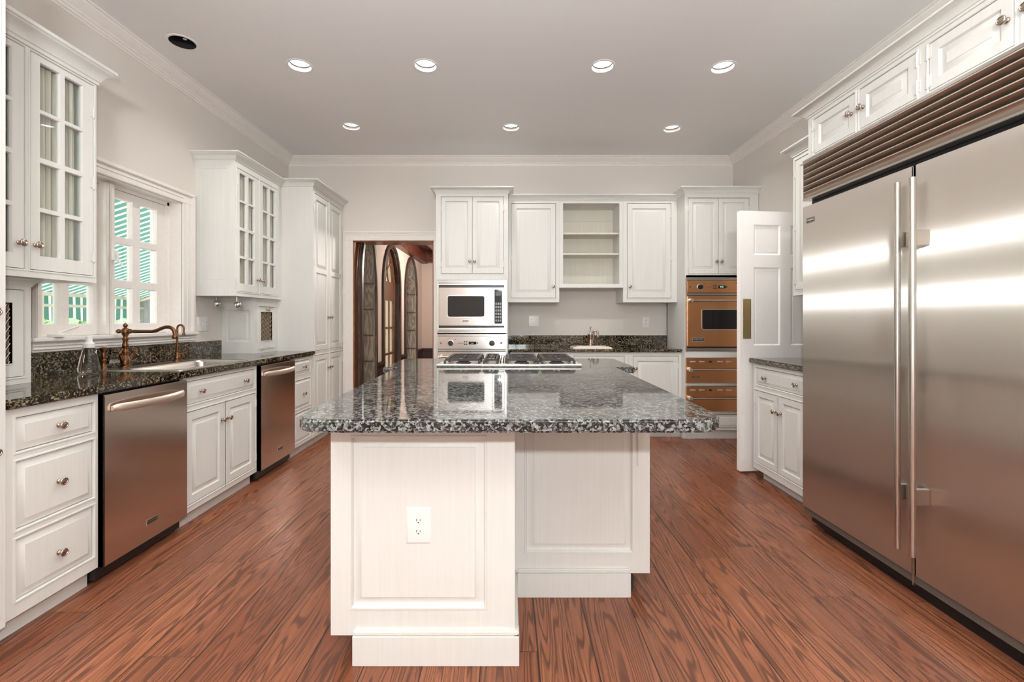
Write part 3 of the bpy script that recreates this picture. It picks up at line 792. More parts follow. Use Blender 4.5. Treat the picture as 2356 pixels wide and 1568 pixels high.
# worktop with cut-out for the sink
SX0, SX1, SY0, SY1 = -2.395, -1.915, 2.665, 3.390
t = thing('granite_worktop', (-2.18, 3.1, .885), 'dark brown granite worktop with backsplash along the left wall', 'worktop')
mb = MB()
z0 = .885
mb.box(-1.96, -1.856, 1.699, 4.50 if False else 4.398, z0, CT, .006)
hx0, hx1, hy0, hy1 = -2.275, -1.945, 2.70, 3.355
mb.box(XL, hx0, 1.699, 4.398, z0, CT); mb.box(hx0, -1.955, 1.699, hy0, z0, CT); mb.box(hx0, -1.955, hy1, 4.398, z0, CT)
mb.build('top', 'granite', t)
MB().box(XL, -2.472, 2.17, 3.948, CT, 1.044, .003).build('backsplash', 'granite', t)
# sink
t = thing('kitchen_sink', (-2.15, 3.03, .72), 'stainless drop-in sink in the granite worktop below the window', 'sink')
mb = MB(); zt = CT+.005
def rrect(x0, x1, y0, y1, r, n=6):
    return arc(x1-r, y1-r, r, 0, 90, n)+arc(x0+r, y1-r, r, 90, 180, n)+arc(x0+r, y0+r, r, 180, 270, n)+arc(x1-r, y0+r, r, 270, 360, n)
loops = [(rrect(SX0, SX1, SY0, SY1, .03), CT+.0005), (rrect(SX0+.003, SX1-.003, SY0+.003, SY1-.003, .03), zt), (rrect(SX0+.012, SX1-.010, SY0+.012, SY1-.012, .025), zt+.001), (rrect(SX0+.016, SX1-.014, SY0+.016, SY1-.016, .025), zt-.001),
         (rrect(hx0+.008, hx1-.006, hy0+.008, hy1-.008, .05), zt-.001), (rrect(hx0+.014, hx1-.012, hy0+.014, hy1-.014, .055), zt-.012), (rrect(hx0+.025, hx1-.022, hy0+.025, hy1-.025, .06), .76), (rrect(hx0+.06, hx1-.055, hy0+.06, hy1-.06, .05), .735)]
L = [[mb.v(x, y, z) for x, y in p] for p, z in loops]
for a, b in zip(L, L[1:]):
    for k in range(len(a)): mb.face([a[k], a[(k+1) % len(a)], b[(k+1) % len(a)], b[k]])
mb.face(L[-1])
mb.build('basin', 'steel', t, angle=.5, fix=False)
MB().lathe(-2.11, 3.03, .734, [(.045, 0), (.045, .004), (.03, .005), (.028, .002)], 20).build('drain', 'chrome', t)

# bronze bridge faucet
fx, fy = -2.405, 2.875; zb = CT+.004
t = thing('faucet', (fx, fy, zb), 'aged bronze kitchen faucet with long swan spout over the sink', 'faucet')
mb = MB(); mb.lathe(fx, fy, zb, [(.030, 0), (.030, .006), (.022, .012), (.024, .02), (.026, .035), (.022, .05), (.015, .065), (.013, .085), (.017, .090), (.017, .097), (.0125, .102), (.0125, .115), (.016, .122), (.017, .135), (.014, .150), (.012, .158), (.016, .164), (.012, .170)], 20)
mb.build('column', 'bronze', t, angle=.9)
sz = 1.147
mb = MB(); mb.lathe(fx, fy, sz-.058, [(.010, 0), (.015, .006), (.017, .012), (.012, .02), (.012, .03), (.017, .036), (.022, .05), (.022, .066), (.014, .076), (.008, .080), (.008, .084), (.013, .092), (.013, .098), (.006, .108), (.001, .112)], 18)
mb.tube([(fx-.020, fy, sz), (fx-.032, fy, sz), (fx-.036, fy, sz), (fx-.046, fy, sz), (fx-.056, fy, sz), (fx-.062, fy, sz)], [.008, .007, .013, .014, .007, .002], 12)
mb.build('swivel_head', 'bronze', t, angle=.9)
mb = MB(); pts = [(fx+.018, fy, sz), (fx+.024, fy, sz), (fx+.032, fy, sz), (fx+.036, fy, sz), (fx+.10, fy, sz-.001), (fx+.17, fy, sz-.001), (fx+.195, fy, sz+.004), (fx+.225, fy, sz+.018), (fx+.25, fy, sz+.026), (fx+.272, fy, sz+.027), (fx+.292, fy, sz+.020), (fx+.305, fy, sz+.005), (fx+.310, fy, sz-.015), (fx+.311, fy, sz-.022), (fx+.311, fy, sz-.026), (fx+.311, fy, sz-.040), (fx+.311, fy, sz-.046)]
mb.tube(pts, [.010, .015, .015, .010, .0105, .0105, .011, .011, .011, .011, .011, .011, .011, .012, .017, .017, .015], 14)
mb.build('spout', 'bronze', t, angle=.9)
for sgn, ang in ((-1, 0), (1, 1)):
    hx, hy, hz = fx+.02*0, fy+sgn*.035, zb+.075
    mb = MB(); mb.tube([(fx, fy+sgn*.012, zb+.038), (fx+.006, fy+sgn*.035, zb+.062), (fx+.010, fy+sgn*.050, zb+.082)], [.016, .013, .010], 12)
    c = Vector((fx+.011, fy+sgn*.056, zb+.090))
    mb.sphere(*c, .011, 10)
    ax = Vector((.3, sgn*.75, .6)).normalized(); a = ax.orthogonal().normalized(); b = ax.cross(a)
    for q in range(4):
        dv = a*math.cos(q*PI/2+.5)+b*math.sin(q*PI/2+.5)
        mb.tube([c, c+dv*.022, c+dv*.030, c+dv*.034], [.005, .0045, .007, .003], 8)
    mb.build('cross_handle', 'bronze', t, angle=.9)
t = thing('side_sprayer', (-2.43, 2.755, CT), 'bronze side sprayer standing left of the bronze faucet', 'sprayer')
mb = MB(); mb.lathe(-2.435, 2.755, CT+.0005, [(.022, 0), (.022, .005), (.015, .012), (.013, .03), (.012, .045), (.016, .052), (.016, .058), (.011, .064)], 16); mb.build('holder', 'bronze', t, angle=.9)
mb = MB(); mb.lathe(-2.435, 2.755, CT+.062, [(.010, 0), (.013, .01), (.012, .03), (.009, .04), (.012, .046), (.020, .055), (.022, .065), (.012, .070)], 16); mb.build('spray_head', 'bronze', t, angle=.9)
t = thing('filter_tap', (-2.40, 3.315, zb), 'slim bronze gooseneck filter tap at the far end of the sink', 'faucet')
mb = MB(); mb.lathe(-2.398, 3.315, zb, [(.028, 0), (.028, .008), (.018, .014), (.020, .03), (.014, .036), (.014, .055), (.011, .06), (.014, .066), (.008, .072)], 16); mb.build('tap_base', 'bronze', t, angle=.9)
pts = [(-2.398, 3.315, zb+.06), (-2.398, 3.315, zb+.14), (-2.398, 3.315, 1.150)]+[(-2.3745-.0235*math.cos(PI*k/10), 3.315, 1.158+.024*math.sin(PI*k/10)) for k in range(11)]+[(-2.351, 3.315, 1.125), (-2.351, 3.315, 1.120), (-2.351, 3.315, 1.108)]
MB().tube(pts, [.0065]*(len(pts)-2)+[.010, .010], 12).build('gooseneck', 'bronze', t, angle=.9)
MB().tube([(-2.385, 3.315, zb+.048), (-2.355, 3.330, zb+.056), (-2.345, 3.335, zb+.06)], [.005, .004, .006], 8).build('lever', 'bronze', t)

# clear bottle and brush
t = thing('soap_bottle', (-2.345, 2.56, CT), 'clear plastic soap bottle with white cap standing on the worktop left of the sink', 'bottle')
MB().lathe(-2.345, 2.56, CT+.001, [(.040, 0), (.050, .012), (.049, .03), (.042, .075), (.034, .115), (.028, .135), (.024, .142)], 28).build('bottle_body', 'clear', t, angle=.9)
MB().lathe(-2.345, 2.56, CT+.002, [(.038, 0), (.047, .012), (.046, .03), (.0415, .055)], 24).build('liquid', make_glass('clear soap', (.86, .84, .82)), t, angle=.9)
MB().lathe(-2.345, 2.56, CT+.142, [(.026, 0), (.026, .022), (.018, .030), (.0155, .034), (.0155, .062), (.012, .064)], 24).build('cap', 'white', t, angle=.7)
t = thing('dish_brush', (-2.47, 2.50, WZ0), 'white dish brush lying on the window sill by the left sash', 'brush')
mb = MB(); mb.lathe(-2.475, 2.505, WZ0+.001, [(.035, 0), (.036, .012), (.028, .02), (.010, .024)], 20); mb.build('brush_head', 'white', t)
MB().tube([(-2.475, 2.510, WZ0+.022), (-2.478, 2.56, WZ0+.034), (-2.482, 2.64, WZ0+.058)], [.007, .006, .008], 10).build('brush_handle', 'white', t)

# glass-fronted wall cabinets
ROWS = [(1.513, 1.719), (1.737, 1.947), (1.9696, 2.176), (2.192, 2.410)]
def glass_cab(f, u0, u1, v0, v1, depth, opens, parent):
    mb = MB(f); face_frame(mb, u0, u1, v0, v1, opens)
    mb.box(u0, u1, v0, v1, -depth, -.075)
    mb.box(u0, u0+.018, v0, v1, -.075, -.022); mb.box(u1-.018, u1, v0, v1, -.075, -.022); mb.box(u0+.018, u1-.018, v0, v0+.03, -.075, -.022); mb.box(u0+.018, u1-.018, v1-.05, v1, -.075, -.022)
    return mb.build('carcass', 'cab', parent)
G2 = 'glass-door wall cabinets on the left wall'
f = left(-2.17)
t = thing('upper_cabinet', (-2.33, 2.05, 1.412), 'white wall cabinet with curtained glass doors above the left worktop, nearer the camera', 'cabinet', G2)
glass_cab(f, 1.70, 2.412, 1.412, 2.50, .33, [(1.735, 2.055, 1.447, 2.44), (2.078, 2.396, 1.447, 2.44)], t)
d = glass_door(f, (1.735, 2.055, 1.447, 2.44), t, [(1.795, 1.89), (1.908, 2.003)], ROWS); knob(f, 2.030, 1.562, d)
d = glass_door(f, (2.078, 2.396, 1.447, 2.44), t, [(2.122, 2.218), (2.241, 2.336)], ROWS); knob(f, 2.100, 1.562, d)
for v in (2.30, 1.93, 1.55): hinge(f, 2.394, v, d)
sweep([(-2.17, 1.70), (-2.17, 2.412), (-2.5, 2.412)], crownprof(2.452, 2.545, .062)).build('crown', 'cab', t)
f = left(-2.18)
t = thing('upper_cabinet', (-2.34, 4.02, 1.41), 'white wall cabinet with curtained glass doors between window and pantry', 'cabinet', G2)
opens = [(3.678, 4.004, 1.447, 2.44), (4.019, 4.325, 1.447, 2.44)]
glass_cab(f, 3.652, 4.398, 1.41, 2.505, .30, opens, t)
s_ = back(3.65); mb = MB(s_); op = (-2.453, -2.243, 1.512, 2.424)
face_frame(mb, -2.5, -2.1805, 1.41, 2.505, [op], depth=.02, bead=False)
PANEL = [(0, 0), (.002, -.004), (.003, -.013), (.007, -.0135), (.030, -.004), (.031, -.001)]
mb.rings(*op, PANEL); mb.build('side_panel', 'cab', t)
d = glass_door(f, opens[0], t, [(3.713, 3.808), (3.838, 3.930)], ROWS); knob(f, 3.972, 1.562, d)
for v in (2.33, 1.93, 1.53): hinge(f, 3.676, v, d)
d = glass_door(f, opens[1], t, [(4.063, 4.159), (4.187, 4.279)], ROWS); knob(f, 4.048, 1.562, d)
for v in (2.33, 1.93, 1.53): hinge(f, 4.327, v, d)
sweep([(-2.5, 3.65), (-2.18, 3.65), (-2.18, 4.398)], crownprof(2.490, 2.547, .062)).build('crown', 'cab', t)

# worktop garages with wire mesh doors
def mesh_door(f, o, m, parent, hinge_w):
    u0, u1, v0, v1 = o; gap = .003; u0 += gap; u1 -= gap; v0 += gap; v1 -= gap
    mb = MB(f)
    us = [u0, m[0], m[1], u1]; vs = [v0, m[2], m[3], v1]
    for a in range(3):
        for b in range(3):
            if a == 1 and b == 1: continue
            mb.box(us[a], us[a+1], vs[b], vs[b+1], -.02, 0)
    mb.rings(m[0]-.006, m[1]+.006, m[2]-.006, m[3]+.006, [(0, 0), (.001, .003), (.005, .003), (.006, 0), (.006, -.014)], cap=False)
    d = mb.build('door', 'cab', parent)
    MB(f).box(m[0]-.004, m[1]+.004, m[2]-.004, m[3]+.004, -.0215, -.0195).build('backing', pr('mesh backing', (.30, .23, .17), .8), d)
    mb = MB(f); p = .026; pv = .040
    W_, H_ = m[1]-m[0], m[3]-m[2]
    k = -int(H_/pv)-2
    n = int(W_/p)+int(H_/pv)+4
    for s in (1, -1):
        for q in range(-n, n+1):
            seg = []
            for a in range(61):
                y = H_*a/60; x = q*p + s*y*p/pv
                if 0 <= x <= W_: seg.append((m[0]+x, m[2]+y, -.009+s*.0012))
            if len(seg) > 2: mb.tube([seg[0], seg[-1]], .0026, 6)
    mb.build('wire_mesh', M['wire'], d)
    return d
G3 = 'worktop garages with wire mesh doors'
f = left(-2.27)
t = thing('appliance_garage', (-2.38, 1.94, CT), 'low white worktop cabinet with wire mesh door at the left picture edge', 'cabinet', G3)
op = (1.745, 2.148, .955, 1.359)
carcass(f, 1.70, 2.178, CT+.0005, 1.410, .225, [op], t)
d = mesh_door(f, op, (1.80, 2.095, 1.02, 1.297), t, 0); hinge(f, 1.95, .955, d, horiz=True); knob(f, 1.947, 1.328, d)
sweep([(-2.27, 1.70), (-2.27, 2.178), (-2.5, 2.178)], crownprof(1.375, 1.411, .03)).build('crown', 'cab', t)
f = left(-2.22)
t = thing('appliance_garage', (-2.36, 4.2, CT), 'low white worktop cabinet with wire mesh door beside the tall pantry', 'cabinet', G3)
op = (4.063, 4.345, .963, 1.337)
carcass(f, 4.022, 4.398, CT+.0005, 1.409, .27, [op], t)
s_ = back(4.0); mb = MB(s_); op2 = (-2.466, -2.262, 1.025, 1.30)
face_frame(mb, -2.5, -2.2205, CT+.0005, 1.409, [op2], depth=.0215, bead=False); mb.rings(*op2, PANEL); mb.build('side_panel', 'cab', t)
d = mesh_door(f, op, (4.099, 4.297, 1.03, 1.290), t, 0); knob(f, 4.205, 1.313, d)
for u in (4.12, 4.28): hinge(f, u, .963, d, horiz=True)
sweep([(-2.5, 4.0), (-2.22, 4.0), (-2.22, 4.398)], crownprof(1.378, 1.409, .022)).build('crown', 'cab', t)
# small globe spotlights under the second glass cabinet
for (x, z, lab) in ((-2.392, 1.352, 'small round shiny globe lamp hanging under the glass cabinet, next to the window'), (-2.225, 1.342, 'small round shiny globe lamp hanging under the glass cabinet, over the mesh garage')):
    y = 3.76
    t = thing('globe_lamp', (x, y, z), lab, 'lamp', 'globe lamps under the glass cabinet')
    MB().sphere(x, y, z, .028, 16).build('globe', 'chrome', t, angle=3)
    MB(back(y)).lathe(x, z, .0, [(.029, -.004), (.0305, -.002), (.0305, .002), (.029, .004)], 24).build('band', 'steel', t)
    MB().tube([(x-.006, y, z+.026), (x-.008, y, 1.41)], .0045, 8).tube([(x+.006, y, z+.026), (x-.004, y, 1.41)], .003, 8).build('stem', 'nickel', t)
def plate(name, f, u, v, pw, ph, kinds, label, cat, group=None):
    t = thing(name, f(u, v-ph/2, 0), label, cat, group)
    mb = MB(f); mb.rings(u-pw/2, u+pw/2, v-ph/2, v+ph/2, [(0, 0), (0, .002), (.006, .006), (.007, .0062)]); mb.build('cover_plate', 'white', t)
    n = len(kinds)
    for k, kd in enumerate(kinds):
        c = u + (k-(n-1)/2)*.046
        if kd == 'o':
            for sv in (-1, 1):
                q = MB(f); e = v+sv*.0195
                q.prism([(c+.0165*math.cos(a*PI/12)*(1 if abs(math.cos(a*PI/12)) < .9 else 1), max(-.0125, min(.0125, .0165*math.sin(a*PI/12)))+e) for a in range(24)], .0060, .0078)
                r_ = q.build('receptacle', 'white', t)
                q = MB(f); q.box(c-.0075, c-.0052, e-.003, e+.006, .0078, .0080); q.box(c+.0052, c+.0072, e-.002, e+.005, .0078, .0080); q.lathe(c, e-.0075, .0078, [(.0026, 0), (.0026, .0002)], 10); q.build('slots', 'slot', r_)
        else:
            q = MB(f); q.box(c-.006, c+.006, v-.012, v+.012, .006, .0068); q.box(c-.0035, c+.0035, v-.002, v+.008, .0065, .014, .001); q.build('toggle', 'white', t)
    return t
plate('switch_plate', left(XL), 3.735, 1.183, .138, .118, ['t', 't', 'o'], 'white triple switch and outlet plate on the wall right of the kitchen window', 'outlet')

# pantry
f = left(-1.88)
t = thing('pantry_cabinet', (-2.19, 4.8, 0), 'tall white pantry cabinet in the left corner with upper and lower double doors', 'cabinet')
opP = [(4.427, 4.787, .914, 2.447), (4.808, 5.168, .914, 2.447), (4.427, 4.787, .115, .872), (4.808, 5.168, .115, .872)]
carcass(f, 4.400, 5.196, BV0, 2.505, .61, opP, t)
MB(f).box(4.400, 5.196, 0, BV0+.002, -.61, -.055).build('toe_kick', 'cab', t)
for k, o in enumerate(opP):
    d = panel_door(f, o, t, splits=[1.705] if k < 2 else None)
    knob(f, (4.765, 4.830)[k % 2], 1.247 if k < 2 else .73, d)
    for v in ((2.30, 1.78, 1.52, 1.0) if k < 2 else (.78, .22)): hinge(f, (4.425, 5.170)[k % 2], v, d)
sweep([(-2.18, 4.40), (-1.88, 4.40), (-1.88, 5.198)], crownprof(2.497, 2.560, .062)).build('crown', 'cab', t)

# ================================================================== BACK WALL
TF = back(4.66)
def tower(label, u0, u1, shelves, opens, dark):
    t = thing('oven_cabinet', ((u0+u1)/2, 4.93, 0), label, 'cabinet', 'tall oven cabinets on the back wall')
    mb = MB(TF); D = .535
    mb.box(u0, u0+.012, .086, 2.505, -D, 0); mb.box(u1-.012, u1, .086, 2.505, -D, 0)
    mb.box(u0, u1, .086, 2.505, -D, -D+.02)
    for a, b in shelves: mb.box(u0+.012, u1-.012, a, b, -D+.02, 0)
    mb.build('carcass', 'cab', t)
    MB(TF).box(u0, u1, 0, .086, -D, -.05).build('toe_kick', 'cab', t)
    m2 = MB(TF); face_frame(m2, u0+.012, u1-.012, 1.645, 2.505, [opens]); m2.box(u0+.012, u1-.012, 1.645, 2.505, -D+.02, -.0225); m2.build('upper_frame', 'cab', t)
    mid = (opens[0]+opens[1])/2
    d = panel_door(TF, (opens[0], mid+.0015, opens[2], opens[3]), t, s=.042); knob(TF, mid-.024, opens[2]+.125, d)
    for v in (2.35, 1.78): hinge(TF, opens[0]-.002, v, d)
    d = panel_door(TF, (mid-.0015, opens[1], opens[2], opens[3]), t, s=.042); knob(TF, mid+.024, opens[2]+.125, d)
    for v in (2.35, 1.78): hinge(TF, opens[1]+.002, v, d)
    return t
tl = tower('tall white oven cabinet housing the microwave, right of the hall doorway', -.742, -.009, [(1.622, 1.645), (.1, .12), (.33, .35)], (-.691, -.053, 1.688, 2.470), 0)
MB(TF).box(-.728, -.023, .125, .325, -.3, -.001).build('lower_panel', 'cab', tl)
sweep([(-.742, 5.198), (-.742, 4.66), (-.009, 4.66), (-.009, 5.198)], crownprof(2.500, 2.560, .056)).build('crown', 'cab', tl)
tr_ = tower('tall white oven cabinet with reflection-tinted oven and warming drawers, in the right corner', 1.787, 2.536, [(1.648, 1.672), (.834, .898), (.548, .580), (.262, .293), (.100, .115)], (1.820, 2.441, 1.684, 2.458), 1)
d = slab(TF, (1.82, 2.49, .118, .258), tr_, w=0)
sweep([(1.787, 5.198), (1.787, 4.66), (2.538, 4.66)], crownprof(2.497, 2.562, .056)).build('crown', 'cab', tr_)

# microwave with trim kit
f = TF
t = thing('microwave', (-.377, 4.8, 1.09), 'built-in stainless microwave above the left wall oven', 'microwave')
u0, u1, v0, v1 = -.729, -.024, 1.086, 1.618
MB(f).box(u0+.004, u1-.004, v0, v1, -.42, -.002).build('body', 'black', t)
mb = MB(f)
for a, b, c, d in ((u0, u1, 1.573, 1.618), (u0, u1, 1.086, 1.137), (u0, -.712, 1.137, 1.573), (-.046, u1, 1.137, 1.573)): mb.box(a, b, c, d, -.002, .012, .002)
tk = mb.build('trim_kit', 'steel', t)
mb = MB(f)
for z in (1.583, 1.095):
    for k in range(3): mb.box(u0+.012, u1-.012, z+k*.009, z+k*.009+.004, .012, .0135)
mb.build('vent_slots', 'iron', tk)
door = MB(f).box(-.708, -.170, 1.160, 1.544, -.002, .020, .003).build('door', 'steel_y', t)
mb = MB(f); mb.prism(rrect(-.623, -.245, 1.247, 1.463, .025), .0198, .0212); mb.build('window', 'blackglass', door)
def frame_ring(f, x0, x1, y0, y1, r, wd_, w0, w1):
    mb = MB(f); a = rrect(x0, x1, y0, y1, r); b = rrect(x0+wd_, x1-wd_, y0+wd_, y1-wd_, max(r-wd_, .002)); n = len(a)
    A = [mb.v(*p, w0) for p in a]; B = [mb.v(*p, w1) for p in a]; D_ = [mb.v(*p, w1) for p in b]; E = [mb.v(*p, w0) for p in b]
    for k in range(n):
        l = (k+1) % n
        mb.face([A[k], A[l], B[l], B[k]]); mb.face([B[k], B[l], D_[l], D_[k]]); mb.face([D_[k], D_[l], E[l], E[k]])
    return mb
frame_ring(f, -.629, -.239, 1.241, 1.469, .028, .009, .0195, .023).build('window_frame', 'steel', door)
badge(f, -.438, 1.205, .020, .066, .028, 'VIKING', door, .019)
cp = MB(f).box(-.166, -.050, 1.160, 1.544, -.002, .016, .003).build('control_panel', 'steel', t)
mb = MB(f); mb.prism(rrect(-.148, -.068, 1.178, 1.528, .012), .0155, .0175); mb.build('keypad', 'blackglass', cp)
mb = MB(f)
for r in range(6):
    for c_ in range(3): mb.box(-.138+c_*.022, -.122+c_*.022, 1.20+r*.034, 1.222+r*.034, .0175, .0180)
mb.build('keys', pr('key legends', (.11, .11, .12), .3), cp)
MB(f).box(-.136, -.082, 1.462, 1.500, .0175, .0182).build('display', 'black', cp)

def wall_oven(u0, u1, vt, vb, mat, label, digits, glow, right_knob, x_badge):
    """vt: top of control panel trim; vb: bottom trim edge"""
    t = thing('built_in_oven', ((u0+u1)/2, 4.85, vb), label, 'oven', 'built-in wall ovens')
    MB(f).box(u0+.004, u1-.004, vb, vt, -.50, -.002).build('body', 'black', t)
    W_ = u1-u0
    mb = MB(f)
    for k in range(3): mb.box(u0, u1, vt-.022+k*.0075, vt-.017+k*.0075, -.002, .012)
    for k in range(3): mb.box(u0, u1, vt-.176+k*.0075, vt-.171+k*.0075, -.002, .012)
    for k in range(4): mb.box(u0, u1, vb+.004+k*.008, vb+.009+k*.008, -.002, .010)
    mb.box(u0-.004, u0+.008, vb, vt, -.002, .016); mb.box(u1-.008, u1+.004, vb, vt, -.002, .016)
    mb.build('trim_strips', 'steel', t)
    cp = MB(f).box(u0+.008, u1-.008, vt-.150, vt-.026, -.002, .018, .003).build('control_panel', mat, t)
    vc = vt-.092
    def kn(u):
        MB(f).lathe(u, vc, .018, [(.031, 0), (.031, .003), (.028, .004)], 24).build('bezel', 'chrome', cp)
        k_ = MB(f); k_.lathe(u, vc, .021, [(.026, 0), (.025, .018), (.022, .022), (.004, .023)], 24); k_.box(u-.003, u+.003, vc-.004, vc+.024, .040, .046, .001); k_.build('knob', 'black', cp)
    kn(u0+W_*.195)
    if right_knob: kn(u0+W_*.790)
    q = MB(f)
    for a in (0, 1):
        for b in (0, 1): q.lathe(u0+W_*.396+a*.021, vc-.012+b*.024, .018, [(.0075, 0), (.007, .003)], 12)
    q.lathe(u0+W_*.053, vc, .018, [(.007, 0), (.006, .004)], 12); q.lathe(u0+W_*.58, vc, .018, [(.007, 0), (.006, .004)], 12)
    if right_knob: q.lathe(u0+W_*.925, vc, .018, [(.010, 0), (.009, .004)], 14)
    for uu, dv in ((.26, .036), (.72, .036)): q.lathe(u0+W_*uu, vc+dv, .018, [(.004, 0), (.004, .002)], 10)
    q.build('buttons', 'black', cp)
    mb = MB(f)
    for k_ in range(9): mb.box(u0+W_*.29+k_*.0075, u0+W_*.29+k_*.0075+.005, vc-.004, vc-.001+.004*(k_ % 2), .018, .0183)
    mb.build('legend', 'iron', cp)
    MB(f).box(u0+W_*.455, u0+W_*.565, vc-.014, vc+.014, .017, .0195).build('display', 'blackglass', cp)
    MB(f).text(digits, u0+W_*.51, vc, .0196, .022, .0002).build('digits', glow, cp)
    dt, db = vt-.182, vb+.048
    door = MB(f).box(u0+.008, u1-.008, db, dt, -.002, .030, .004).build('door', mat, t)
    MB(f).tube([(u0+.045, dt-.048, .062), (u1-.045, dt-.048, .062)], .011, 14).build('handle_bar', 'steel', door)
    for a in (u0+.036, u1-.036):
        MB(f).lathe(a, dt-.048, .029, [(.024, 0), (.024, .008), (.016, .014), (.013, .03), (.020, .040), (.016, .052), (.004, .054)], 8).build('handle_mount', 'chrome', door)
    w0, w1, a, b = u0+.155, u1-.155, dt-.338, dt-.140
    frame_ring(f, w0-.008, w1+.008, a-.008, b+.008, .024, .009, .0295, .0335).build('window_frame', 'steel', door)
    q = MB(f); q.prism(rrect(w0, w1, a, b, .016), .0298, .0315); q.build('window', 'blackglass', door)
    badge(f, u0+x_badge, db+.072, .030, .118, .042, 'VIKING', door, .030)
    return t
wall_oven(-.727, -.026, 1.076, .352, 'steel_y', 'stainless wall oven below the microwave, half hidden behind the island cooktop', '----', 'white_glow', True, .10)
wall_oven(1.796, 2.500, 1.643, .900, 'copper_reflection', 'reflection-tinted steel wall oven with black window in the right corner cabinet', '4:01', 'green_glow', False, .115)
def warming(v0, v1, label):
    u0, u1 = 1.796, 2.500
    t = thing('warming_drawer', ((u0+u1)/2, 4.85, v0), label, 'warming drawer', 'reflection-tinted warming drawers')
    MB(f).box(u0+.01, u1-.01, v0+.003, v1-.003, -.48, -.002).build('body', 'black', t)
    d = MB(f).box(u0, u1, v0, v1, -.002, .026, .004).build('front_panel', 'copper_reflection', t)
    frame_ring(f, u0-.002, u1+.002, v0-.001, v1+.001, .004, .006, -.002, .027).build('edge_trim', 'copper_reflection', t)
    for a in (.035, .125, .31, .40, .51, .60):
        MB(f).tube([(u0+a, v1-.036, .026), (u0+a+.055, v1-.036, .026)], [.008, .006], 8).build('vent_louver', 'steel_warm', d)
    MB(f).box(u0+.226, u0+.252, v1-.044, v1-.028, .026, .029).build('indicator', 'blackglass', d)
    MB(f).tube([(u0+.045, v1-.114, .066), (u1-.045, v1-.114, .066)], .010, 12).build('handle_bar', 'steel', d)
    for a in (u0+.026, u1-.026): MB(f).lathe(a, v1-.114, .025, [(.024, 0), (.024, .010), (.017, .016), (.014, .034), (.022, .044), (.018, .058), (.004, .060)], 8).build('handle_mount', 'chrome', d)
    badge(f, u0+.092, v0+.058, .026, .074, .024, 'VIKING', d, .017, rim='copper_reflection')
    return t
warming(.584, .831, 'reflection-tinted steel warming drawer directly under the right wall oven, upper one')
warming(.297, .544, 'reflection-tinted steel warming drawer under the other, lower one near the floor')

# base run, worktop, bar sink
f = back(4.74); G4 = 'white base cabinets on the back wall'
for k, (a, b, o, kx, lab) in enumerate(((.012, .632, (.05, .60, .13, .845), .575, 'white base cabinet on the back wall, hidden behind the island cooktop'), (.633, 1.236, (.67, 1.193, .13, .845), .70, 'white base cabinet under the bar sink, mostly behind the island'), (1.237, 1.785, (1.28, 1.752, .13, .845), 1.308, 'white base cabinet with one door just left of the warming drawers'))):
    t = base_cab('base_cabinet', lab, f, a, b, [o], .44, .045, G4, v1=.884)
    d = panel_door(f, o, t); knob(f, kx, .717, d)
    if k == 2:
        for v in (.74, .22): hinge(f, 1.754, v, d)
t = thing('granite_worktop', (.89, 4.95, .885), 'dark granite worktop with low backsplash along the back wall', 'worktop')
MB().box(-.006, 1.784, 4.718, 5.198, .885, .9155, .004).build('top', 'granite', t)
MB().box(-.006, 1.784, 5.168, 5.198, .9155, 1.044, .003).build('backsplash', 'granite', t)
t = thing('bar_sink', (.90, 4.96, .9155), 'small bisque enamel bar sink set in the back worktop', 'sink')
mb = MB(); zt = .9155
lo = [(rrect(.668, 1.078, 4.745, 5.06, .03), zt+.0005), (rrect(.668, 1.078, 4.745, 5.06, .03), zt+.010), (rrect(.674, 1.072, 4.751, 5.054, .028), zt+.015), (rrect(.690, 1.056, 4.766, 5.038, .028), zt+.022), (rrect(.715, 1.031, 4.79, 4.965, .03), zt+.022), (rrect(.730, 1.016, 4.80, 4.95, .03), zt+.010), (rrect(.75, 1.0, 4.82, 4.93, .03), zt+.003)]
L = [[mb.v(x, y, z) for x, y in p] for p, z in lo]
for a, b in zip(L, L[1:]):
    for k in range(len(a)): mb.face([a[k], a[(k+1) % len(a)], b[(k+1) % len(a)], b[k]])
mb.face(L[-1]); mb.build('basin', 'bisque', t, fix=False)
t = thing('bar_faucet', (.90, 5.0, zt+.022), 'small nickel bar faucet with curved spout on the bar sink', 'faucet')
mb = MB(); mb.lathe(.890, 5.0, zt+.0225, [(.020, 0), (.020, .01), (.016, .014), (.015, .10), (.018, .104), (.016, .12), (.012, .135), (.008, .14), (.005, .165), (.004, .19), (.010, .197), (.010, .203), (.004, .210)], 16); mb.build('stem', 'nickel', t, angle=.8)
pts = [(.905, 4.995, zt+.05), (.915, 4.99, zt+.10), (.919, 4.985, zt+.15)]+[(.938-.022*math.cos(PI*k/8), 4.975-.02*k/8, zt+.165+.022*math.sin(PI*k/8)) for k in range(9)]+[(.960, 4.95, zt+.125), (.960, 4.95, zt+.112)]
MB().tube(pts, [.011]*(len(pts)-2)+[.013, .011], 12).build('spout', 'nickel', t)
MB().tube([(.872, 5.0, zt+.03), (.868, 5.0, zt+.13), (.864, 5.0, zt+.145)], [.007, .007, .010], 10).build('handle', 'bronze', t)
plate('electrical_outlet', back(YB), .281, 1.205, .118, .125, ['o', 't'], 'white outlet and switch plate on the back wall left of the bar faucet', 'outlet', 'outlets on the back wall')
plate('electrical_outlet', back(YB), 1.554, 1.190, .078, .122, ['o'], 'white single outlet plate on the back wall beside the right oven cabinet', 'outlet', 'outlets on the back wall')
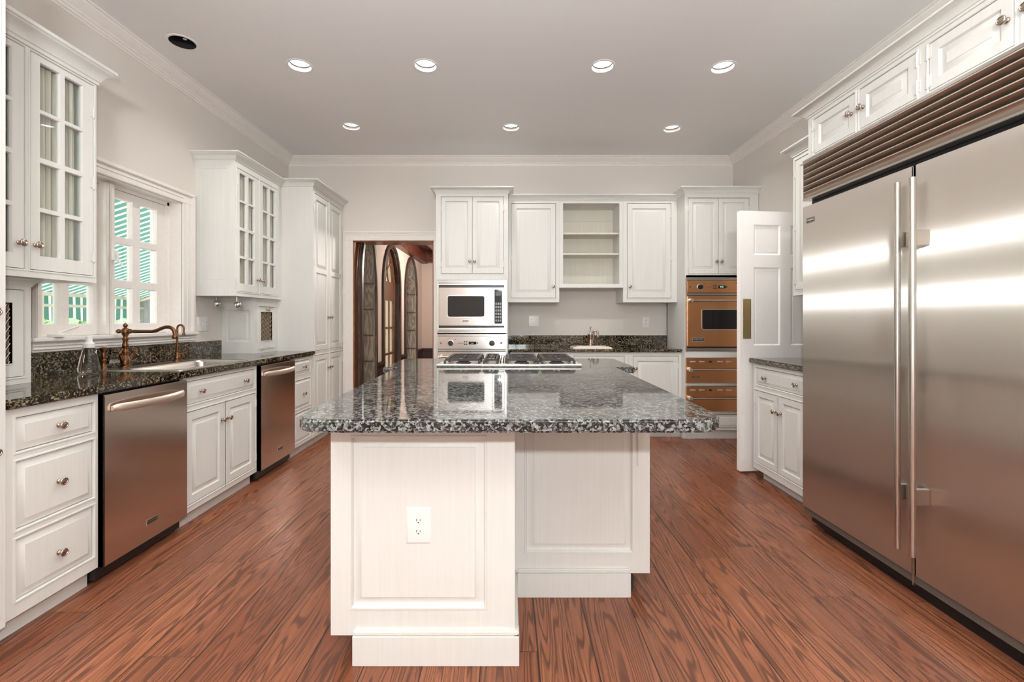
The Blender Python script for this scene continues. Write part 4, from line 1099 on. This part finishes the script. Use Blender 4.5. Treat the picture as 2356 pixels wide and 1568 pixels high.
# wall cabinets
f = back(4.87); G5 = 'white wall cabinets above the bar sink'
def up(u0, u1, o, label, kx, hx_):
    t = thing('upper_cabinet', ((u0+u1)/2, 5.03, 1.405), label, 'cabinet', G5)
    carcass(f, u0, u1, 1.405, 2.490, .328, [o], t)
    d = panel_door(f, o, t, s=.05); knob(f, kx, 1.572, d)
    for v in (2.33, 1.88, 1.50): hinge(f, hx_, v, d)
    sweep([(u0, 4.87), (u1, 4.87)], crownprof(2.484, 2.542, .05)).build('crown', 'cab', t)
up(-.008, .534, (.024, .498, 1.448, 2.455), 'white wall cabinet with one door between microwave tower and open shelves', .472, .020)
up(1.212, 1.785, (1.256, 1.722, 1.448, 2.455), 'white wall cabinet with one door right of the open shelves', 1.283, 1.724)
t = thing('open_shelf_unit', (.873, 5.03, 1.557), 'white open shelf unit with two shelves between the wall cabinets', 'shelf')
mb = MB(f); face_frame(mb, .535, 1.211, 1.557, 2.490, [(.575, 1.173, 1.600, 2.455)], bead=False)
mb.box(.535, .575, 1.557, 2.49, -.328, -.022); mb.box(1.173, 1.211, 1.557, 2.49, -.328, -.022); mb.box(.575, 1.173, 1.557, 1.60, -.328, -.022); mb.box(.575, 1.173, 2.455, 2.49, -.328, -.022)
mb.build('carcass', 'cab', t)
mb = MB(f); mb.box(.575, 1.173, 1.60, 2.455, -.328, -.31); mb.box(.575, 1.173, 2.33, 2.345, -.31, -.30); mb.build('back_panel', 'cab_in', t)
for z in (1.913, 2.131): MB(f).box(.576, 1.172, z, z+.018, -.309, -.03, .002).build('shelf', 'cab_in', t)
sweep([(.535, 4.87), (1.211, 4.87)], crownprof(2.484, 2.542, .05)).build('crown', 'cab', t)
mb = MB(f); mb.box(.534, 1.212, 1.557, 1.578, 0, .012, .003); mb.build('bottom_lip', 'cab', t)

# ================================================================== RIGHT WALL
f = right(1.91)
opR = [(-3.548, -2.80, .722, .852), (-3.562, -3.262, .125, .678), (-3.250, -2.962, .125, .678)]
t = base_cab('base_cabinet', 'white base cabinet with one drawer and two doors between open door and fridge', f, -3.582, -2.765, opR, .61, .05, None, v0=.07, toe=(-3.53, -2.765))
d = slab(f, opR[0], t); knob(f, -3.41, .785, d, .002); knob(f, -3.04, .787, d, .002)
d = panel_door(f, opR[1], t, s=.042); knob(f, -3.290, .560, d)
for v in (.60, .20): hinge(f, -3.564, v, d)
d = panel_door(f, opR[2], t, s=.042); knob(f, -3.222, .560, d)
t = MB().box(1.886, 2.538, 2.765, 3.605, .885, CT, .005).build('granite_worktop', 'granite')
tag(t, 'short brown granite worktop between the open door and the fridge', 'worktop')
f = right(2.2)
t = thing('upper_cabinet', (2.37, 3.15, 1.405), 'narrow strip of white wall cabinet visible between open door and fridge', 'cabinet')
oo = [(-3.525, -3.17, 1.447, 2.44), (-3.155, -2.80, 1.447, 2.44)]
carcass(f, -3.55, -2.77, 1.405, 2.485, .335, oo, t)
for k, o in enumerate(oo):
    d = panel_door(f, o, t); knob(f, (-3.195, -3.13)[k], 1.55, d)
    for v in (2.33, 1.93, 1.52): hinge(f, (-3.527, -2.798)[k], v, d)
sweep([(2.538, 3.55), (2.2, 3.55), (2.2, 2.77)], crownprof(2.470, 2.540, .062)).build('crown', 'cab', t)

# fridge
f = right(1.755)
t = thing('refrigerator', (2.1, 1.98, 0), 'wide stainless side-by-side refrigerator with louvred top grille', 'refrigerator')
FL, FR = -2.742, -1.2105
MB(f).box(FL+.004, FR-.004, .02, 2.165, -.74, -.055).build('body', 'black', t)
dl = MB(f).box(FL, -1.993, .112, 1.889, -.05, 0, .004).build('door', 'steel_f', t)
dr = MB(f).box(-1.982, FR, .112, 1.889, -.05, 0, .004).build('door', 'steel_f', t)
def fhandle(parent, u, w, v0, v1, r, side):
    MB(f).tube([(u, v0, w), (u, v1, w)], r, 18).build('handle_bar', 'steel', parent)
    for v in (v1-.252, v0+.250): MB(f).box(u-.010, u+.010, v-.033, v+.033, .0005, w, .002).build('handle_bracket', 'steel', parent)
fhandle(dl, -2.022, .042, .214, 1.823, .0115, 1)
fhandle(dr, -1.919, .066, .229, 1.815, .0130, -1)
badge(f, -2.665, 1.800, 0, .075, .032, 'VIKING', dl, .019, rim='nickel')
MB(f).box(-1.990, -1.985, .07, .24, -.02, .004).build('centre_trim', 'chrome', t)
g = MB(f).box(FL, FR, 2.150, 2.166, -.05, .0, .002); g.box(FL, FR, 1.925, 1.936, -.05, 0, .002); g.box(FL, FL+.004, 1.93, 2.16, -.05, -.004); g.box(FR-.004, FR, 1.93, 2.16, -.05, -.004)
gr = g.build('grille', 'steel', t)
for k in range(6):
    v = 1.944+k*.0345
    q = MB(f); P = [(v+.033, 0), (v+.028, .0), (v-.003, -.032), (v+.003, -.035)]
    A = [q.v(FL+.004, a, b) for a, b in P]; B = [q.v(FR-.004, a, b) for a, b in P]
    for m in range(4): q.face([A[m], A[(m+1) % 4], B[(m+1) % 4], B[m]])
    q.face(A); q.face(B[::-1]); q.build('louver', 'steel_x', gr)
MB(f).box(FL, FR, .074, .110, -.05, -.012).build('kick_strip', pr('taupe strip', (.10, .085, .07), .5), t)
MB(f).box(FL+.10, FR, 0, .074, -.60, -.06).build('kick_recess', 'black', t)

f = right(1.772)
t = thing('fridge_cabinet', (2.15, 1.95, 2.168), 'long white overhead cabinet with four small doors above the fridge', 'cabinet')
opF = [(-2.668, -2.347, 2.180, 2.383), (-2.319, -1.992, 2.180, 2.383), (-1.937, -1.607, 2.180, 2.383), (-1.579, -1.250, 2.180, 2.383)]
carcass(f, -2.714, -1.205, 2.168, 2.425, .76, opF, t)
for o, kx, hx_ in zip(opF, (-2.372, -2.294, -1.630, -1.556), (-2.670, -1.990, -1.939, -1.248)):
    d = panel_door(f, o, t, s=.040); knob(f, kx, 2.283, d)
    for v in (2.345, 2.225): hinge(f, hx_, v, d)
sweep([(2.538, 2.714), (1.772, 2.714), (1.772, 1.205)], crownprof(2.405, 2.455, .062)).build('crown', 'cab', t)
mb = MB(); mb.box(1.772, 2.538, 1.168, 1.2, 0, 2.40, .002)
tag(mb.build('fridge_side_panel', 'cab'), 'tall white panel closing the near end of the fridge', 'cabinet panel')

# open door standing against the right wall
ang = math.atan2(.075, .72)
D1 = thing('door_1', (1.83, 3.63, .02), kind='structure')
c_, s_ = math.cos(ang), math.sin(ang)
df = F((1.83, 3.63, 0), (c_, s_, 0), (0, 0, 1), (s_, -c_, 0))
DW, DH0, DH1 = .72, .02, 2.083
cols = [(.115, .340), (.430, .655)]; rows = [(.224, .840), (1.016, 1.636), (1.735, 1.975)]
mb = MB(df)
us = sorted({0, DW, *[x for c in cols for x in c]}); vs = sorted({DH0, DH1, *[x for r in rows for x in r]})
for a, b in zip(us, us[1:]):
    for c, d in zip(vs, vs[1:]):
        if any(p[0] < (a+b)/2 < p[1] for p in cols) and any(p[0] < (c+d)/2 < p[1] for p in rows):
            mb.rings(a, b, c, d, [(0, 0), (.005, -.004), (.010, -.010), (.022, -.010), (.024, -.0085)]); continue
        mb.box(a, b, c, d, -.043, 0)
mb.box(-.001, .004, DH0, DH1, -.042, -.001, .002)
mb.build('door_leaf', 'door', D1)
mb = MB(df); mb.rings(.020, .092, 1.068, 1.385, [(0, 0), (0, .0015), (.002, .003), (.003, .003)])
for u in (.030, .082):
    for v in (1.078, 1.2265, 1.375): mb.lathe(u, v, .003, [(.0035, 0), (.002, .0015)], 8)
mb.build('push_plate', 'brass', D1)

# ================================================================== ISLAND
t = thing('kitchen_island', (0, 2.5, 0), 'white L-shaped kitchen island base with recessed end panels', 'kitchen island')
IT = .8815
mb = MB(); mb.box(-.6335+.022, .013, 1.6525, 3.44, .099, IT); mb.box(.013, .6235-.0225, 2.0525, 3.44, .099, IT); mb.box(.013, .0205, 1.6525, 2.0525, .099, IT)
mb.build('carcass', 'cab', t)
IP = [(0, 0), (.002, -.003), (.003, -.014), (.009, -.0145), (.034, -.004), (.0345, -.001)]
f = back(1.63); op = (-.5587, -.0865, .1987, .801)
mb = MB(f); face_frame(mb, -.6335, .021, .099, IT, [op], bead=True); mb.rings(*op, IP); mb.box(-.006, .021, .099, IT, 0, .003, .001)
ep = mb.build('end_panel', 'cab', t)
f2 = back(2.03); op = (.076, .5446, .194, .805)
mb = MB(f2); face_frame(mb, .022, .6235, .099, IT, [op], bead=True); mb.rings(*op, IP); mb.build('end_panel', 'cab', t)
MB(f2).box(.567, .599, .577, IT, 0, .010, .003).build('cleat', 'cab', t)
def skirt(f, u0, u1, name='baseboard'):
    mb = MB(f); mb.box(u0, u1, 0, .105, -.05, .017, .002); mb.box(u0, u1, .103, .122, -.03, .013, .005); return mb.build(name, 'cab', t)
skirt(back(1.63), -.552, .036); skirt(back(2.03), .037, .536)
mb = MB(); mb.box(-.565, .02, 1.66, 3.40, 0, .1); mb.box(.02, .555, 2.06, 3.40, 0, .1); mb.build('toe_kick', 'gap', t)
MB(left(.017)).box(1.615, 2.02, 0, .105, 0, .018, .002).build('baseboard', 'cab', t)
f = right(-.6335)
opsL = [(-3.42, -2.86, .14, .85), (-2.83, -2.27, .14, .85), (-2.24, -1.70, .14, .85)]
mb = MB(f); face_frame(mb, -3.44, -1.652, .099, IT, opsL); mb.build('side_frame', 'cab', t)
for o in opsL: panel_door(f, o, t)
f = left(.6235)
opsR = [(2.08, 2.72, .14, .85), (2.76, 3.40, .14, .85)]
mb = MB(f); face_frame(mb, 2.052, 3.44, .099, IT, opsR); mb.build('side_frame', 'cab', t)
for o in opsR: panel_door(f, o, t)
plate('electrical_outlet', back(1.631), -.321, .490, .088, .128, ['o'], 'white duplex outlet on the near end panel of the island', 'outlet')

# worktop outline: narrow front, wider cooktop end
def rc(x, y, r, a0, a1, n=7): return arc(x, y, r, a0, a1, n)
P = []
yf, yw, ye = 1.364, 2.885, 3.535
xl, xr, wl_, wr_ = -.662, .664, -.800, .802
r = .105
P += rc(xl+r, yf+r, r, 180, 270); P += rc(xr-r, yf+r, r, 270, 360)
P += [(xr+.012, yw)] + rc(wr_-.03, yw+.03, .03, 270, 360, 4) + rc(wr_-.07, ye-.07, .07, 0, 90, 5)
P += rc(wl_+.07, ye-.07, .07, 90, 180, 5) + rc(wl_+.03, yw+.03, .03, 180, 270, 4) + [(xl-.045, yw)]
bm = bmesh.new(); vv = [bm.verts.new((x, y, CT)) for x, y in P]; fc = bm.faces.new(vv)
ex = bmesh.ops.extrude_face_region(bm, geom=[fc])
low = [v for v in ex['geom'] if isinstance(v, bmesh.types.BMVert)]
for v in low: v.co.z = IT+.0005
bm.normal_update()
ed = [e for e in bm.edges if abs(e.verts[0].co.z-e.verts[1].co.z) < 1e-5 and len(e.link_faces) == 2]
bmesh.ops.bevel(bm, geom=ed, offset=.007, segments=3, affect='EDGES')
mb = MB(); mb.bm(bm); bm.free()
tag(mb.build('granite_worktop', 'granite_i', angle=.5), 'large polished grey flecked granite worktop on the island', 'worktop')

# cooktop
cx0, cx1, cy0, cy1 = -.457, .459, 2.90, 3.43
t = thing('gas_cooktop', (0, 3.16, CT), 'stainless gas cooktop with dark cast iron grates at the island end', 'cooktop')
mb = MB(); mb.box(cx0, cx1, cy0, cy1, CT+.0005, CT+.007, .003)
mb.rings(cx0, cx1, cy0, cy1, [(0, CT+.007), (.002, CT+.015), (.010, CT+.0165), (.018, CT+.012), (.03, CT+.009)])
mb.build('tray', 'steel_warm', t)
mb = MB(); mb.tube([(cx0, cy0+.004, CT+.010), (cx1, cy0+.004, CT+.010)], .009, 12); mb.build('front_rail', 'steel', t)
zg = CT+.048
def grate(x0, x1, y0, y1, narrow=False):
    mb = MB(); b = .016; yi0, yi1 = y0+.03, y1-.03
    def bar(ax, ay, bx_, by, wd=.006):
        if abs(ax-bx_) > abs(ay-by): mb.box(min(ax, bx_), max(ax, bx_), ay-wd, ay+wd, zg-.014, zg, .002)
        else: mb.box(ax-wd, ax+wd, min(ay, by), max(ay, by), zg-.014, zg, .002)
    # sloped outer skirt, flat rim
    for (p, q) in (((x0, y0), (x1, y0)), ((x1, y0), (x1, y1)), ((x1, y1), (x0, y1)), ((x0, y1), (x0, y0))):
        cxm, cym = (x0+x1)/2, (y0+y1)/2
        def ins(pt, k): return (pt[0]+(k if pt[0] < cxm else -k), pt[1]+(k if pt[1] < cym else -k))
        a, c = ins(p, .012), ins(q, .012); e, g_ = ins(p, .034), ins(q, .034)
        mb.quad((*a, zg), (*c, zg), (*g_, zg), (*e, zg))
        mb.quad((*e, zg), (*g_, zg), (*g_, zg-.014), (*e, zg-.014))
        mb.quad((*a, zg-.014), (*c, zg-.014), (*g_, zg-.014), (*e, zg-.014))
        mb.quad((*a, zg), (*c, zg), (*c, zg-.014), (*a, zg-.014))
    for x in (x0+.004, x1-.018):
        for y in (y0+.004, (y0+y1)/2-.01, y1-.020): mb.box(x, x+.014, y, y+.016, CT+.008, zg-.010)
    m = (y0+y1)/2; bar(x0+.02, m, x1-.02, m, .010)
    xm = (x0+x1)/2
    if not narrow:
        for c in ((y0+m)/2, (y1+m)/2):
            for dx, dy in ((1, 0), (-1, 0)):
                bar(xm+dx*.022, c, x1-.02 if dx > 0 else x0+.02, c)
            bar(xm, c+.022, xm, m if c < m else y1-.02); bar(xm, c-.022, xm, y0+.02 if c < m else m)
            for dx in (-.07, .07): bar(xm+dx, c-.07, xm+dx, c+.07, .004)
    else:
        for k in range(1, 4): bar(x0+(x1-x0)*k/4, y0+.02, x0+(x1-x0)*k/4, y1-.02, .005)
    return mb.build('grate', 'iron', t)
secs = [(-.422, -.180, False), (-.172, -.062, True), (-.030, .198, False), (.202, .430, False)]
for a, b, nr in secs: grate(a, b, cy0+.03, cy1-.03, nr)
for a, b, nr in secs:
    if nr: continue
    for y in ((cy0+.03)*.75+(cy1-.03)*.25, (cy0+.03)*.25+(cy1-.03)*.75):
        mb = MB(); mb.lathe((a+b)/2, y, CT+.008, [(.050, 0), (.048, .008), (.036, .012), (.036, .020), (.033, .023), (.005, .024)], 20); mb.build('burner', 'iron', t, angle=.6)
for k in range(5):
    mb = MB(); mb.lathe(-.046, cy0+.10+k*.075, CT+.008, [(.013, 0), (.013, .016), (.011, .020), (.003, .021)], 14); mb.build('knob', 'chrome', t)
print('objects', len(bpy.data.objects))
